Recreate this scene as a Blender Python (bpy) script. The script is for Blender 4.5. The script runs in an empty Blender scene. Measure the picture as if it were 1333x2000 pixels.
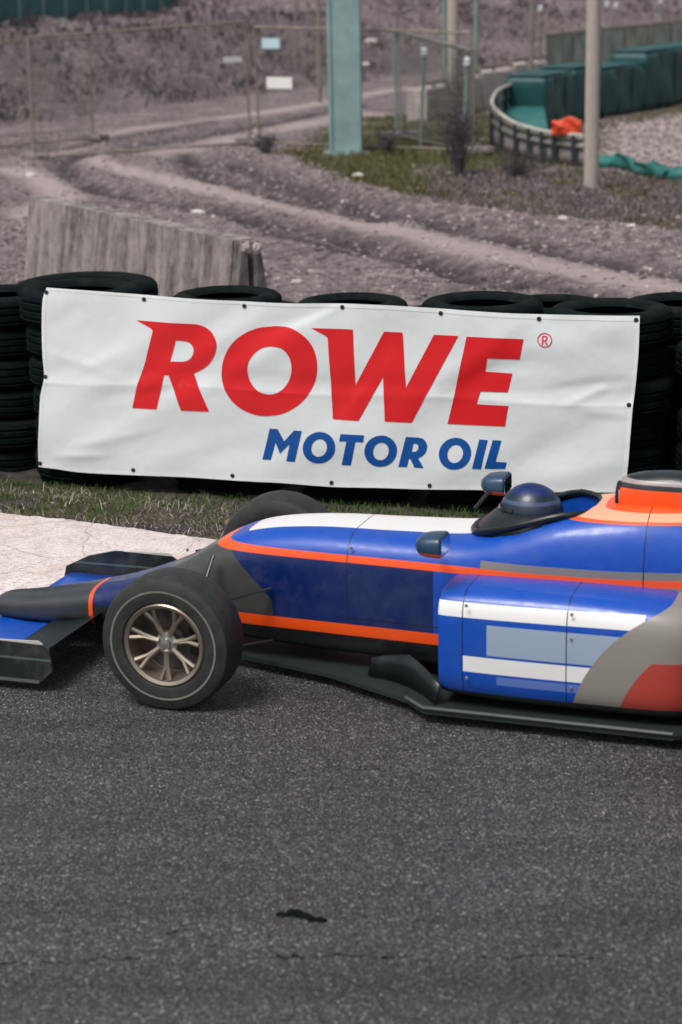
import bpy, bmesh, math, random
import numpy as np
from mathutils import Vector, Matrix
random.seed(7); rng = np.random.default_rng(11)
scn = bpy.context.scene
COL = scn.collection
# ------------------------------------------------------------ camera
F = 4000.0; PITCH = math.radians(15.1); ROLL = math.radians(1.1); H = 2.95
_f = np.array([0, math.cos(PITCH), -math.sin(PITCH)]); _r = np.array([1., 0, 0]); _u = np.cross(_r, _f)
_r2 = math.cos(ROLL)*_r - math.sin(ROLL)*_u; _u2 = math.sin(ROLL)*_r + math.cos(ROLL)*_u
CAMP = np.array([0, 0, H])
cam_d = bpy.data.cameras.new("camera"); cam = bpy.data.objects.new("camera", cam_d); COL.objects.link(cam)
cam.matrix_world = Matrix(((_r2[0], _u2[0], -_f[0], 0), (_r2[1], _u2[1], -_f[1], 0), (_r2[2], _u2[2], -_f[2], H), (0, 0, 0, 1)))
cam_d.sensor_fit = 'VERTICAL'; cam_d.sensor_height = 36; cam_d.lens = F/2000*36
cam_d.clip_start = .1; cam_d.clip_end = 2000
cam_d.dof.use_dof = True; cam_d.dof.focus_distance = 10.0; cam_d.dof.aperture_fstop = 2.3
cam_d.dof.aperture_blades = 9
scn.camera = cam
# ------------------------------------------------------------ light
SUN_EL = math.radians(60); SUN_AZ = math.radians(222)   # azimuth from +Y, clockwise: high hazy sun behind the camera, to the left
w = bpy.data.worlds.new("World"); scn.world = w; w.use_nodes = True
nt = w.node_tree; nt.nodes.clear()
sky = nt.nodes.new('ShaderNodeTexSky'); sky.sky_type = 'NISHITA'; sky.sun_disc = False
sky.sun_elevation = SUN_EL; sky.sun_rotation = SUN_AZ; sky.dust_density = 4; sky.air_density = 1.2; sky.ozone_density = 1
hs = nt.nodes.new('ShaderNodeHueSaturation'); hs.inputs['Saturation'].default_value = .42
bg = nt.nodes.new('ShaderNodeBackground'); bg.inputs['Strength'].default_value = .092
wo = nt.nodes.new('ShaderNodeOutputWorld')
nt.links.new(sky.outputs[0], hs.inputs['Color']); nt.links.new(hs.outputs[0], bg.inputs[0]); nt.links.new(bg.outputs[0], wo.inputs[0])
sl = bpy.data.lights.new("sun", 'SUN'); sl.energy = 2.1; sl.angle = math.radians(22); sl.color = (1, .95, .9)
so = bpy.data.objects.new("sun", sl); COL.objects.link(so)
sd = Vector((math.sin(SUN_AZ)*math.cos(SUN_EL), math.cos(SUN_AZ)*math.cos(SUN_EL), math.sin(SUN_EL)))
so.rotation_euler = sd.to_track_quat('Z', 'Y').to_euler(); so.location = (0, 0, 30)
scn.view_settings.view_transform = 'Standard'; scn.view_settings.look = 'None'
scn.view_settings.exposure = 0.3; scn.view_settings.gamma = 1
scn.cycles.max_bounces = 8
# ------------------------------------------------------------ helpers
def ray(x, y):
    d = _f*F + _r2*(x-666.5) + _u2*(1000-y); return d/np.linalg.norm(d)
def gz(x, y, h=0.0):                      # photo measurement -> real point at height h
    d = ray(x, y); return CAMP + d*((h-H)/d[2])
def vz(x, y, p0, n):                      # photo measurement -> real point on a vertical plane
    d = ray(x, y); return CAMP + d*(((np.array(p0)-CAMP)@n)/(d@n))
def tag(o, label=None, cat=None, group=None, kind=None):
    if label: o['label'] = label
    if cat: o['category'] = cat
    if group: o['group'] = group
    if kind: o['kind'] = kind
    return o
def empty(name, loc=(0, 0, 0), rz=0):
    o = bpy.data.objects.new(name, None); COL.objects.link(o); o.location = loc; o.rotation_euler = (0, 0, rz)
    o.empty_display_size = .1; return o
def mesh(name, V, Fc, mat=None, parent=None, smooth=False, loc=None):
    me = bpy.data.meshes.new(name); me.from_pydata([tuple(map(float, v)) for v in V], [], [tuple(f) for f in Fc]); me.update()
    if smooth: me.polygons.foreach_set('use_smooth', [True]*len(me.polygons))
    o = bpy.data.objects.new(name, me); COL.objects.link(o)
    if mat: me.materials.append(mat)
    if parent: o.parent = parent
    if loc is not None: o.location = loc
    return o
def npmesh(name, V, Q, mat=None, parent=None, smooth=False, attrs=None, cols=None):   # V (n,3), Q (m,k)
    me = bpy.data.meshes.new(name); n, m, k = len(V), len(Q), Q.shape[1]
    me.vertices.add(n); me.vertices.foreach_set('co', np.ascontiguousarray(V, dtype=np.float32).ravel())
    me.loops.add(m*k); me.loops.foreach_set('vertex_index', np.ascontiguousarray(Q, dtype=np.int32).ravel())
    me.polygons.add(m); me.polygons.foreach_set('loop_start', np.arange(0, m*k, k, dtype=np.int32))
    me.update(calc_edges=True)
    me.polygons.foreach_set('use_smooth', np.full(m, smooth))
    for a, v in (attrs or {}).items():
        at = me.attributes.new(a, 'FLOAT', 'POINT'); at.data.foreach_set('value', np.ascontiguousarray(v, dtype=np.float32))
    if cols is not None:
        at = me.color_attributes.new('col', 'FLOAT_COLOR', 'POINT')
        c4 = np.ones((n, 4), dtype=np.float32); c4[:, :3] = cols; at.data.foreach_set('color', c4.ravel())
    o = bpy.data.objects.new(name, me); COL.objects.link(o)
    if mat: me.materials.append(mat)
    if parent: o.parent = parent
    return o
class MB:
    def __init__(s): s.V = []; s.F = []
    def add(s, V, Fc):
        b = len(s.V); s.V += [tuple(map(float, v)) for v in V]; s.F += [tuple(i+b for i in f) for f in Fc]; return s
    def box(s, x0, x1, y0, y1, z0, z1, M=None):
        V = [(x, y, z) for x in (x0, x1) for y in (y0, y1) for z in (z0, z1)]
        if M is not None: V = [tuple(M @ Vector(v)) for v in V]
        return s.add(V, [(0, 1, 3, 2), (4, 6, 7, 5), (0, 4, 5, 1), (2, 3, 7, 6), (0, 2, 6, 4), (1, 5, 7, 3)])
    def tube(s, pts, r, n=8, flat=1.0, cap=True):
        pts = [Vector(p) for p in pts]; rs = r if isinstance(r, (list, tuple)) else [r]*len(pts)
        V = []; Fc = []
        for i, p in enumerate(pts):
            t = (pts[min(i+1, len(pts)-1)]-pts[max(i-1, 0)]).normalized()
            a = t.cross(Vector((0, 0, 1))); a = a.normalized() if a.length > 1e-3 else Vector((1, 0, 0)); b = t.cross(a).normalized()
            for k in range(n):
                th = 2*math.pi*k/n; V.append(p + a*math.cos(th)*rs[i] + b*math.sin(th)*rs[i]*flat)
        for i in range(len(pts)-1):
            for k in range(n): Fc.append((i*n+k, i*n+(k+1) % n, (i+1)*n+(k+1) % n, (i+1)*n+k))
        if cap: Fc.append(tuple(range(n-1, -1, -1))); Fc.append(tuple(range((len(pts)-1)*n, len(pts)*n)))
        return s.add(V, Fc)
    def lathe(s, prof, n=48, axis='Z', closed=True, M=None):   # prof: (r, h)
        m = len(prof); V = []; Fc = []
        for k in range(n):
            th = 2*math.pi*k/n; c, q = math.cos(th), math.sin(th)
            for r, h in prof: V.append((r*c, r*q, h) if axis == 'Z' else (r*c, h, r*q))
        for k in range(n):
            for j in range(m if closed else m-1):
                a, b = k*m+j, k*m+(j+1) % m; c2, d = ((k+1) % n)*m+(j+1) % m, ((k+1) % n)*m+j
                Fc.append((a, b, c2, d) if axis != 'Z' else (a, d, c2, b))
        if M is not None: V = [tuple(M @ Vector(v)) for v in V]
        return s.add(V, Fc)
    def build(s, name, mat=None, parent=None, smooth=False, bevel=0):
        o = mesh(name, s.V, s.F, mat, parent, smooth)
        if smooth: autosmooth(o, 45)
        if bevel:
            m = o.modifiers.new('bevel', 'BEVEL'); m.width = bevel; m.segments = 2; m.limit_method = 'ANGLE'
        return o
def autosmooth(o, deg=40):
    me = o.data; me.polygons.foreach_set('use_smooth', [True]*len(me.polygons))
    bm = bmesh.new(); bm.from_mesh(me)
    for e in bm.edges:
        if len(e.link_faces) == 2 and e.calc_face_angle(0) > math.radians(deg): e.smooth = False
    bm.to_mesh(me); bm.free(); return o
# ------------------------------------------------------------ materials
class NT:
    def __init__(s, name):
        s.m = bpy.data.materials.new(name); s.m.use_nodes = True; s.t = s.m.node_tree
        s.b = s.t.nodes['Principled BSDF']; s.tc = s.t.nodes.new('ShaderNodeTexCoord')
    def n(s, t, **kw):
        x = s.t.nodes.new(t)
        for k, v in kw.items(): setattr(x, k, v)
        return x
    def l(s, a, b): s.t.links.new(a, b)
    def noise(s, scale, detail=4, rough=.6, coord='Object', stretch=None, dist=0):
        x = s.n('ShaderNodeTexNoise'); x.inputs['Scale'].default_value = scale; x.inputs['Detail'].default_value = detail
        x.inputs['Roughness'].default_value = rough; x.inputs['Distortion'].default_value = dist
        src = s.tc.outputs[coord]
        if stretch:
            mp = s.n('ShaderNodeMapping'); mp.inputs['Scale'].default_value = stretch; s.l(src, mp.inputs[0]); src = mp.outputs[0]
        s.l(src, x.inputs['Vector']); return x.outputs['Fac']
    def ramp(s, fac, stops, interp='LINEAR'):
        x = s.n('ShaderNodeValToRGB'); x.color_ramp.interpolation = interp; cr = x.color_ramp
        while len(cr.elements) < len(stops): cr.elements.new(.5)
        for e, (p, c) in zip(cr.elements, stops):
            e.position = p; e.color = (*c, 1) if isinstance(c, (tuple, list)) else (c, c, c, 1)
        s.l(fac, x.inputs[0]); return x.outputs[0]
    def math(s, op, a, b=None, clamp=False):
        x = s.n('ShaderNodeMath', operation=op); x.use_clamp = clamp
        for i, v in enumerate((a, b)):
            if v is None: continue
            if isinstance(v, (int, float)): x.inputs[i].default_value = v
            else: s.l(v, x.inputs[i])
        return x.outputs[0]
    def mix(s, fac, a, b, mode='MIX'):
        x = s.n('ShaderNodeMix', data_type='RGBA', blend_type=mode)
        for i, v in ((0, fac), (6, a), (7, b)):
            if isinstance(v, (int, float)): x.inputs[i].default_value = v if i == 0 else (v, v, v, 1)
            elif isinstance(v, (tuple, list)): x.inputs[i].default_value = (*v, 1)
            else: s.l(v, x.inputs[i])
        return x.outputs[2]
    def attr(s, name, col=False):
        x = s.n('ShaderNodeAttribute'); x.attribute_name = name; return x.outputs['Color' if col else 'Fac']
    def bump(s, h, strength=.5, dist=.01, prev=None):
        x = s.n('ShaderNodeBump'); x.inputs['Strength'].default_value = strength; x.inputs['Distance'].default_value = dist
        s.l(h, x.inputs['Height'])
        if prev is not None: s.l(prev, x.inputs['Normal'])
        s.l(x.outputs[0], s.b.inputs['Normal']); return x.outputs[0]
    def base(s, c):
        if isinstance(c, (tuple, list)): s.b.inputs['Base Color'].default_value = (*c, 1)
        else: s.l(c, s.b.inputs['Base Color'])
        return s
    def set(s, **kw):
        for k, v in kw.items():
            i = s.b.inputs[k.replace('_', ' ')]
            if isinstance(v, (int, float, tuple)): i.default_value = v
            else: s.l(v, i)
        return s
def simple(name, c, rough=.6, metal=0, var=.25, scale=8, bump=0, coat=0, spec=.5):
    t = NT(name); f = t.noise(scale, 5)
    t.base(t.mix(1, t.ramp(f, [(.3, 1-var), (.7, 1+var*.3)]), c, 'MULTIPLY')).set(Roughness=rough, Metallic=metal)
    t.b.inputs['Coat Weight'].default_value = coat; t.b.inputs['Coat Roughness'].default_value = .08
    t.b.inputs['Specular IOR Level'].default_value = spec
    if bump: t.bump(t.noise(scale*6, 6), bump, .01)
    return t.m
# asphalt
def m_asphalt():
    t = NT('asphalt'); P = t.tc.outputs['Object']
    def vor(scale):
        v = t.n('ShaderNodeTexVoronoi'); v.inputs['Scale'].default_value = scale; t.l(P, v.inputs['Vector']); return v
    v1 = vor(140); v2 = vor(310)
    sep = t.n('ShaderNodeSeparateColor'); t.l(v1.outputs['Color'], sep.inputs[0])
    sp2 = t.n('ShaderNodeSeparateColor'); t.l(v2.outputs['Color'], sp2.inputs[0])
    stone = t.ramp(sep.outputs[0], [(0, (.006, .009, .011)), (.42, (.024, .024, .027)), (.74, (.088, .077, .082)), (.9, (.17, .147, .152)), (.975, (.3, .27, .27)), (1, (.6, .55, .54))])
    fine = t.ramp(sp2.outputs[1], [(0, (.008, .012, .014)), (.66, (.075, .066, .07)), (.93, (.19, .17, .17)), (1, (.4, .37, .37))])
    c = t.mix(1, t.mix(.45, stone, fine), (1.16, 1.2, 1.24), 'MULTIPLY')
    edge = t.ramp(v1.outputs['Distance'], [(.35, 1.0), (.75, .35)])
    c = t.mix(1, c, edge, 'MULTIPLY')
    big = t.ramp(t.noise(1.3, 5, .6, stretch=(.5, 1.6, 1)), [(.3, .82), (.7, 1.16)])
    c = t.mix(1, c, big, 'MULTIPLY')
    med = t.ramp(t.noise(14, 4, .7), [(.3, .8), (.7, 1.15)])
    c = t.mix(1, c, med, 'MULTIPLY')
    rt = t.n('ShaderNodeMapping'); rt.inputs['Rotation'].default_value = (0, 0, math.radians(19)); rt.inputs['Scale'].default_value = (.22, 2.4, 1); t.l(P, rt.inputs[0])
    sn = t.n('ShaderNodeTexNoise'); sn.inputs['Scale'].default_value = 1.5; sn.inputs['Detail'].default_value = 5; t.l(rt.outputs[0], sn.inputs['Vector'])
    c = t.mix(1, c, t.ramp(sn.outputs['Fac'], [(.32, .74), (.5, 1.0), (.68, 1.1)]), 'MULTIPLY')
    t.base(c).set(Roughness=t.ramp(sep.outputs[1], [(0, .35), (1, .75)]))
    t.b.inputs['Specular IOR Level'].default_value = .45
    h = t.math('ADD', t.math('MULTIPLY', v1.outputs['Distance'], -1.0), t.math('MULTIPLY', sep.outputs[2], .8))
    t.bump(h, .9, .004)
    return t.m
def m_yard():
    t = NT('yard_earth')
    n1 = t.noise(1.1, 8, .65); n2 = t.noise(7, 8, .7); n3 = t.noise(38, 6, .7)
    dirt = t.ramp(n2, [(.3, (.09, .072, .079)), (.45, (.19, .153, .16)), (.56, (.31, .252, .258)), (.7, (.52, .44, .435))])
    dirt = t.mix(1, dirt, t.ramp(n3, [(.35, .45), (.65, 1.5)]), 'MULTIPLY')
    pebble = t.ramp(t.noise(16, 6, .75), [(.56, 0), (.64, .75)]); dirt = t.mix(pebble, dirt, (.55, .47, .46))
    dirt = t.mix(1, dirt, t.ramp(n1, [(.35, .72), (.65, 1.2)]), 'MULTIPLY')
    light = t.mix(1, t.ramp(n2, [(.3, (.46, .375, .365)), (.7, (.6, .5, .485))]), t.ramp(n3, [(.3, .85), (.7, 1.08)]), 'MULTIPLY')
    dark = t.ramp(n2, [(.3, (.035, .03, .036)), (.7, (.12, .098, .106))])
    green = t.ramp(n2, [(.3, (.05, .055, .018)), (.55, (.11, .108, .04)), (.75, (.2, .17, .1))])
    scrub = t.ramp(n2, [(.32, (.055, .046, .055)), (.5, (.13, .105, .115)), (.68, (.24, .195, .205))])
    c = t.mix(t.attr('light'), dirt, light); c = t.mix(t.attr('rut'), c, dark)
    c = t.mix(t.attr('green'), c, green); c = t.mix(t.attr('scrub'), c, scrub)
    t.base(c).set(Roughness=.95); t.b.inputs['Specular IOR Level'].default_value = .15
    b = t.bump(n3, .7, .03); t.bump(n2, .8, .12, b)
    return t.m
def m_attr(name, rough=.8, sss=0):
    t = NT(name); t.base(t.attr('col', True)).set(Roughness=rough); t.b.inputs['Specular IOR Level'].default_value = .2; return t.m
def m_concrete(name, lo, hi, streak=(6, 6, .5), bump=.4):
    t = NT(name); s = t.noise(2.2, 9, .75, stretch=streak, dist=.5); n = t.noise(9, 7, .65); f = t.noise(60, 3, .6)
    c = t.mix(.5, t.ramp(s, [(.42, lo), (.57, hi)]), t.ramp(n, [(.3, lo), (.7, hi)]))
    c = t.mix(1, c, t.ramp(f, [(.3, .8), (.7, 1.1)]), 'MULTIPLY')
    t.base(c).set(Roughness=.9); t.bump(f, bump, .005); return t.m
def m_tyre():
    t = NT('tyre_rubber'); n = t.noise(14, 6, .65)
    c = t.ramp(n, [(.35, (.001, .0045, .0055)), (.58, (.003, .0075, .008)), (.8, (.018, .02, .019))])
    geo = t.n('ShaderNodeNewGeometry'); sep = t.n('ShaderNodeSeparateXYZ'); t.l(t.tc.outputs['Object'], sep.inputs[0])
    # dust that settled on the sidewalls which face up
    nz = t.n('ShaderNodeSeparateXYZ'); t.l(geo.outputs['Normal'], nz.inputs[0])
    up = t.math('MULTIPLY', t.ramp(nz.outputs['Z'], [(.55, 0), (.95, 1)]), t.ramp(t.noise(9, 6, .7), [(.42, .1), (.72, .85)]))
    c = t.mix(up, c, (.018, .019, .018))
    t.base(c).set(Roughness=.85); t.b.inputs['Specular IOR Level'].default_value = .07
    ang = t.n('ShaderNodeMath', operation='ARCTAN2'); t.l(sep.outputs['Y'], ang.inputs[0]); t.l(sep.outputs['X'], ang.inputs[1])
    tread = t.math('SINE', t.math('MULTIPLY', ang.outputs[0], 62)); rad = t.math('SQRT', t.math('ADD', t.math('MULTIPLY', sep.outputs['X'], sep.outputs['X']), t.math('MULTIPLY', sep.outputs['Y'], sep.outputs['Y'])))
    m = t.math('GREATER_THAN', rad, .315)
    h = t.math('MULTIPLY', t.math('GREATER_THAN', tread, -.75), m)
    b = t.bump(h, .9, .006); t.bump(n, .3, .004, b)
    return t.m
def m_paint(name, base, layers, rough=.36, coat=.22, scuff=.12, seams=()):
    """layers: (colour, [conds]); cond = ('p', a, b, c, d): aX+bY+cZ > d, or ('c', x, z, r): inside circle in XZ."""
    t = NT(name); sep = t.n('ShaderNodeSeparateXYZ'); t.l(t.tc.outputs['Object'], sep.inputs[0]); X, Y, Z = sep.outputs
    c = base
    for colr, conds in layers:
        m = None
        for k in conds:
            if k[0] == 'p':
                e = 0.0
                for v, ax in zip(k[1:4], (X, Y, Z)):
                    if v: tmp = t.math('MULTIPLY', ax, v); e = tmp if e == 0.0 else t.math('ADD', e, tmp)
                q = t.math('GREATER_THAN', e, k[4])
            else:
                dx = t.math('SUBTRACT', X, k[1]); dz = t.math('SUBTRACT', Z, k[2])
                q = t.math('LESS_THAN', t.math('ADD', t.math('MULTIPLY', dx, dx), t.math('MULTIPLY', dz, dz)), k[3]**2)
            m = q if m is None else t.math('MULTIPLY', m, q)
        c = t.mix(m, c, colr)
    for ax_, at_, lo_, hi_ in seams:            # panel joints: thin dark gaps
        q = t.math('LESS_THAN', t.math('ABSOLUTE', t.math('SUBTRACT', (X, Y, Z)['XYZ'.index(ax_)], at_)), .0022)
        o_ = Z if ax_ == 'X' else X
        q = t.math('MULTIPLY', q, t.math('MULTIPLY', t.math('GREATER_THAN', o_, lo_), t.math('LESS_THAN', o_, hi_))); c = t.mix(q, c, (.004, .006, .008))
    d = t.ramp(t.noise(5, 6, .7), [(.45, 0), (.8, scuff)]); c = t.mix(d, c, (.2, .19, .18))
    t.base(c).set(Roughness=t.ramp(t.noise(20, 4), [(.3, rough*.8), (.7, rough*1.4)])); t.b.inputs['Coat Weight'].default_value = coat
    t.b.inputs['Coat Roughness'].default_value = .12
    return t.m
BLUE = (0, .066, .42); NAVY = (.0005, .014, .1); ORANGE = (.9, .085, .004); WHITE = (.78, .78, .77); CARBON = (.006, .011, .012)  # NAVY: blue with the flank's shade painted in, and the helmet's own colour
M_asph = m_asphalt(); M_yard = m_yard(); M_tyre = m_tyre()
M_veg = m_attr('dry_and_green_blades'); M_stone = m_attr('stones', .9)
M_conc = m_concrete('weathered_concrete', (.04, .036, .04), (.37, .325, .31), (2.1, 2.1, .17))
M_conc2 = m_concrete('pale_concrete_blocks', (.34, .29, .275), (.66, .58, .55))
M_pole = m_concrete('pole_concrete', (.36, .315, .28), (.47, .415, .37), (9, 9, .3), .15)
M_teal = simple('faded_teal_paint', (.24, .355, .365), .55, 0, .25, 3)
M_pad = simple('dark_teal_cover', (.005, .068, .07), .5, 0, .4, 3, .3)
M_padl = simple('teal_vinyl', (.02, .16, .145), .45, 0, .3, 4, .2)
M_galv = simple('galvanised_steel', (.3, .29, .26), .45, .5, .3, 10)
M_wire = simple('fence_wire', (.2, .19, .165), .6, .3, .3, 6)
M_green = simple('green_coated_post', (.2, .29, .26), .6, 0, .3, 6)
M_rust = simple('brown_fence_tube', (.3, .26, .22), .6, .3, .4, 5)
M_signw = simple('white_sign_face', (.8, .8, .78), .5, 0, .08, 12)
M_signb = simple('pale_blue_sign_face', (.5, .68, .75), .5, 0, .1, 12)
M_orange = simple('orange_bag_vinyl', (.75, .075, .02), .5, 0, .3, 6, .2)
M_black = simple('black_carbon', CARBON, .38, 0, .3, 20, coat=.15)
M_metal = simple('bright_metal', (.55, .55, .53), .3, .9, .15, 14)
M_rimm = simple('pale_gold_rim', (.42, .36, .28), .32, .85, .15, 14)
M_dark = simple('dark_slot', (.01, .012, .014), .9)
M_guard = simple('grey_guard_panel', (.27, .23, .235), .7, .1, .35, 5)
M_gpost = simple('dark_guard_post', (.02, .035, .04), .7)
# ------------------------------------------------------------ ground
TA = math.radians(18.8); TU = np.array([math.cos(TA), -math.sin(TA), 0]); TV = np.array([math.sin(TA), math.cos(TA), 0])
EDGE0 = gz(0, 1165)                       # a point of the asphalt's edge
WALL0 = np.array([-.05, 11.33, 0])        # foot of the tyre wall
def seg_dist(P, pts):
    d = np.full(len(P), 1e9)
    for a, b in zip(pts[:-1], pts[1:]):
        ab = b-a; t = np.clip(((P-a)@ab)/(ab@ab), 0, 1); d = np.minimum(d, np.linalg.norm(P-(a+t[:, None]*ab), axis=1))
    return d
def poly_in(P, poly):
    x, y = P[:, 0], P[:, 1]; ins = np.zeros(len(P), bool)
    for i in range(len(poly)):
        a, b = poly[i-1], poly[i]
        c = ((a[1] > y) != (b[1] > y)) & (x < (b[0]-a[0])*(y-a[1])/(b[1]-a[1]+1e-12)+a[0]); ins ^= c
    return ins
def soft_poly(P, poly, wd=.15):
    d = seg_dist(P, list(poly)+[poly[0]]); s = np.where(poly_in(P, poly), 1, -1); return np.clip(.5+s*d/(2*wd), 0, 1)
_hash = rng.random((256, 256))
def vnoise(x, y):
    xi = np.floor(x).astype(int); yi = np.floor(y).astype(int); fx = x-xi; fy = y-yi; fx = fx*fx*(3-2*fx); fy = fy*fy*(3-2*fy)
    h = lambda a, b: _hash[a & 255, b & 255]
    return (h(xi, yi)*(1-fx)+h(xi+1, yi)*fx)*(1-fy)+(h(xi, yi+1)*(1-fx)+h(xi+1, yi+1)*fx)*fy
def fbm(x, y, o=4, g=.5):
    s = 0; a = 1; t = 0
    for i in range(o): s = s+a*vnoise(x*2**i+17*i, y*2**i+31*i); t += a; a *= g
    return s/t
G2 = lambda L: [gz(*p)[:2] for p in L]
bandA = G2([(1500, 590), (1333, 568), (1150, 535), (960, 497), (800, 458), (640, 422), (480, 388), (390, 366), (260, 335), (170, 312), (135, 292), (180, 268), (290, 250), (420, 232), (560, 212), (700, 188), (800, 170)])
bandB = G2([(60, 420), (120, 385), (90, 350), (20, 330)])
bandC = G2([(330, 300), (470, 268), (600, 240), (720, 222)])
rutA = G2([(1450, 560), (1333, 532), (1100, 487), (900, 446), (740, 412), (620, 380), (540, 350), (470, 325), (400, 308)])
rutB = G2([(1000, 560), (860, 510), (700, 468), (560, 436), (430, 408), (300, 390), (200, 368), (140, 340), (130, 315), (170, 295)])
rutC = G2([(900, 545), (760, 505), (600, 470), (440, 420)])
rutD = G2([(260, 285), (400, 262), (560, 230), (700, 205)])
rutE = G2([(0, 300), (120, 290), (260, 262), (420, 235)])
rutF = G2([(365, 298), (385, 325), (430, 345), (520, 368), (640, 402), (760, 428)])
rutG = G2([(1333, 590), (1200, 575), (1050, 556), (900, 528), (760, 490), (640, 462)])
berm = G2([(560, 318), (650, 362), (760, 395), (900, 422), (1100, 440), (1333, 475), (1500, 505)])
grassP = G2([(540, 292), (640, 350), (760, 382), (900, 408), (1100, 425), (1333, 455), (1500, 480), (1500, 400), (1333, 352), (1180, 335), (1080, 312), (975, 290), (960, 215), (900, 215), (800, 225), (716, 228), (640, 252), (600, 285)])
scrubP = G2([(870, 330), (860, 400), (1100, 418), (1333, 448), (1500, 470), (1500, 395), (1333, 358), (1180, 340), (1060, 322), (930, 330)])
gravP = G2([(1172, 322), (1175, 240), (1333, 218), (1500, 200), (1500, 350), (1333, 330), (1220, 310)])
grass2P = G2([(1090, 262), (1200, 235), (1333, 206), (1500, 180), (1500, 195), (1333, 222), (1180, 246), (1176, 290)])
def terrain(P):
    x, y = P[:, 0], P[:, 1]
    off = (P[:, 0]-EDGE0[0])*TV[0]+(P[:, 1]-EDGE0[1])*TV[1]      # metres beyond the asphalt's edge
    far = np.clip((off-2.6)/1.5, 0, 1)
    z = -.03*np.clip(off/.25, -1, 0)*0 + .0
    z = np.where(off < 0, -.06, -.012) + far*0
    z = z + far*(.05*(fbm(x*1.1, y*.8, 4)-.5)*1.6 + .03*(fbm(x*6, y*5, 3)-.5))
    z = z + np.clip((off-.2)/.5, 0, 1)*(1-far)*(.03*fbm(x*5, y*5, 3))
    rut = np.zeros(len(P)); light = np.zeros(len(P))
    wob = .12*(fbm(x*2.2, y*2.2, 3)-.5)
    for L, wd, dp in ((rutA, .26, .07), (rutB, .24, .08), (rutC, .16, .05), (rutD, .3, .05), (rutE, .28, .06), (rutF, .3, .1), (rutG, .2, .06)):
        d = seg_dist(P, L)+wob*1.4; g = np.exp(-(d/wd)**2); z -= 1.3*dp*g; rut = np.maximum(rut, g*np.clip(.55+fbm(x*2, y*2, 3), 0, 1))
        z += .35*dp*np.exp(-((np.abs(d)-wd*1.9)/(wd*.7))**2)
    for L, wd in ((bandA, .32), (bandB, .3), (bandC, .4)):
        d = seg_dist(P, L)+wob*1.5; g = np.exp(-(d/wd)**4); light = np.maximum(light, g*.85); z = z*(1-.6*g)
    d = seg_dist(P, berm); z += .09*np.exp(-(d/.45)**2)*(.4+fbm(x*3, y*3, 3))
    z = z-.085*np.clip(1-np.abs(off-2.55)/.8, 0, 1)**.5       # shallow ditch the tyres stand in
    # the bank behind the yard
    foot = np.interp(x, [-40, -9, -6.5, -3.8, -.25, 2.5, 6, 40], [34, 36.5, 38.5, 43.5, 50, 55, 60, 75])
    t = np.clip((y-foot)/11, 0, 1); t = t*t*(3-2*t)
    hill = 1.5*t + np.clip((y-foot-9)/120, 0, 4)*2.1
    hill += t*(.55*(fbm(x*.8+3, y*.6, 4)-.5)+.18*(fbm(x*4, y*3, 3)-.5))
    bankn = np.clip((y-foot)/1.2, 0, 1)
    z = z+hill
    scr = bankn*np.clip(.35+1.3*(fbm(x*.9, y*.45, 3)-.3), 0, 1)
    top = np.clip((y-foot-11)/3, 0, 1); scr = scr*(1-.55*top)
    grn = soft_poly(P+wob[:, None]*1.5, grassP, .25)*np.clip(fbm(x*1.6, y*1.2, 3)*3-.3, 0, 1)
    grn = np.maximum(grn, soft_poly(P+wob[:, None], grass2P, .3)*.8)
    sp = soft_poly(P, scrubP, .5)*np.clip(fbm(x*1.3+9, y, 3)*3-.7, 0, 1)
    grn = grn*(1-.85*sp); scr = np.maximum(scr, sp*.9)
    light = np.maximum(light, soft_poly(P, gravP, .2)*.75)
    # the verge between tyre wall and kerb
    verge = np.clip(1-(np.abs(off-1.1)/1.5)**4, 0, 1)*(y < 14)*(off < 2.6)
    grn = np.maximum(grn, verge*.75*np.clip(fbm(x*3, y*3, 3)*2.4-.6, 0, 1)); scr = np.maximum(scr, verge*.15); rut = np.maximum(rut, (off > 0)*np.clip((3.5-off)/.4, 0, 1)*(y < 16))  # dark verge soil; under and between the tyre stacks, shade put into the colour
    return z, rut, light, grn, scr
def axis(dense0, dense1, step, lim0, lim1, g=1.12):
    a = list(np.arange(dense0, dense1, step)); s = step; v = dense0
    lo = []
    while v > lim0: s *= g; v -= s; lo.append(v)
    s = step; v = a[-1]; hi = []
    while v < lim1: s *= g; v += s; hi.append(v)
    return np.array(lo[::-1]+a+hi)
xs = axis(-7.5, 7.5, .055, -500, 500, 1.15)
ys = [2.0]; 
while ys[-1] < 9: ys.append(ys[-1]+.5)
while ys[-1] < 75: ys.append(ys[-1]+max(.05, (ys[-1]**2)/9000))
s_ = .6
while ys[-1] < 900: s_ *= 1.15; ys.append(ys[-1]+s_)
ys = np.array([-60, -20, -5]+ys)
XX, YY = np.meshgrid(xs, ys); PG = np.stack([XX.ravel(), YY.ravel()], 1)
zz, rut, light, grn, scr = terrain(PG)
nx, ny = len(xs), len(ys); I = np.arange(nx*ny).reshape(ny, nx)
Q = np.stack([I[:-1, :-1], I[:-1, 1:], I[1:, 1:], I[1:, :-1]], -1).reshape(-1, 4)
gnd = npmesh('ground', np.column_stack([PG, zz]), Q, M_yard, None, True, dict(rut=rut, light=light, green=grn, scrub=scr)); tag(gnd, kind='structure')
def zat(x, y): return float(terrain(np.array([[x, y]]))[0][0])
def hit(x, y):                            # where a line of sight meets the terrain
    d = ray(x, y); t = 12.0
    while t < 400:
        p = CAMP+d*t
        if p[2] < zat(p[0], p[1]): return p
        t += max(.1, t*.004)
    return p
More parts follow.
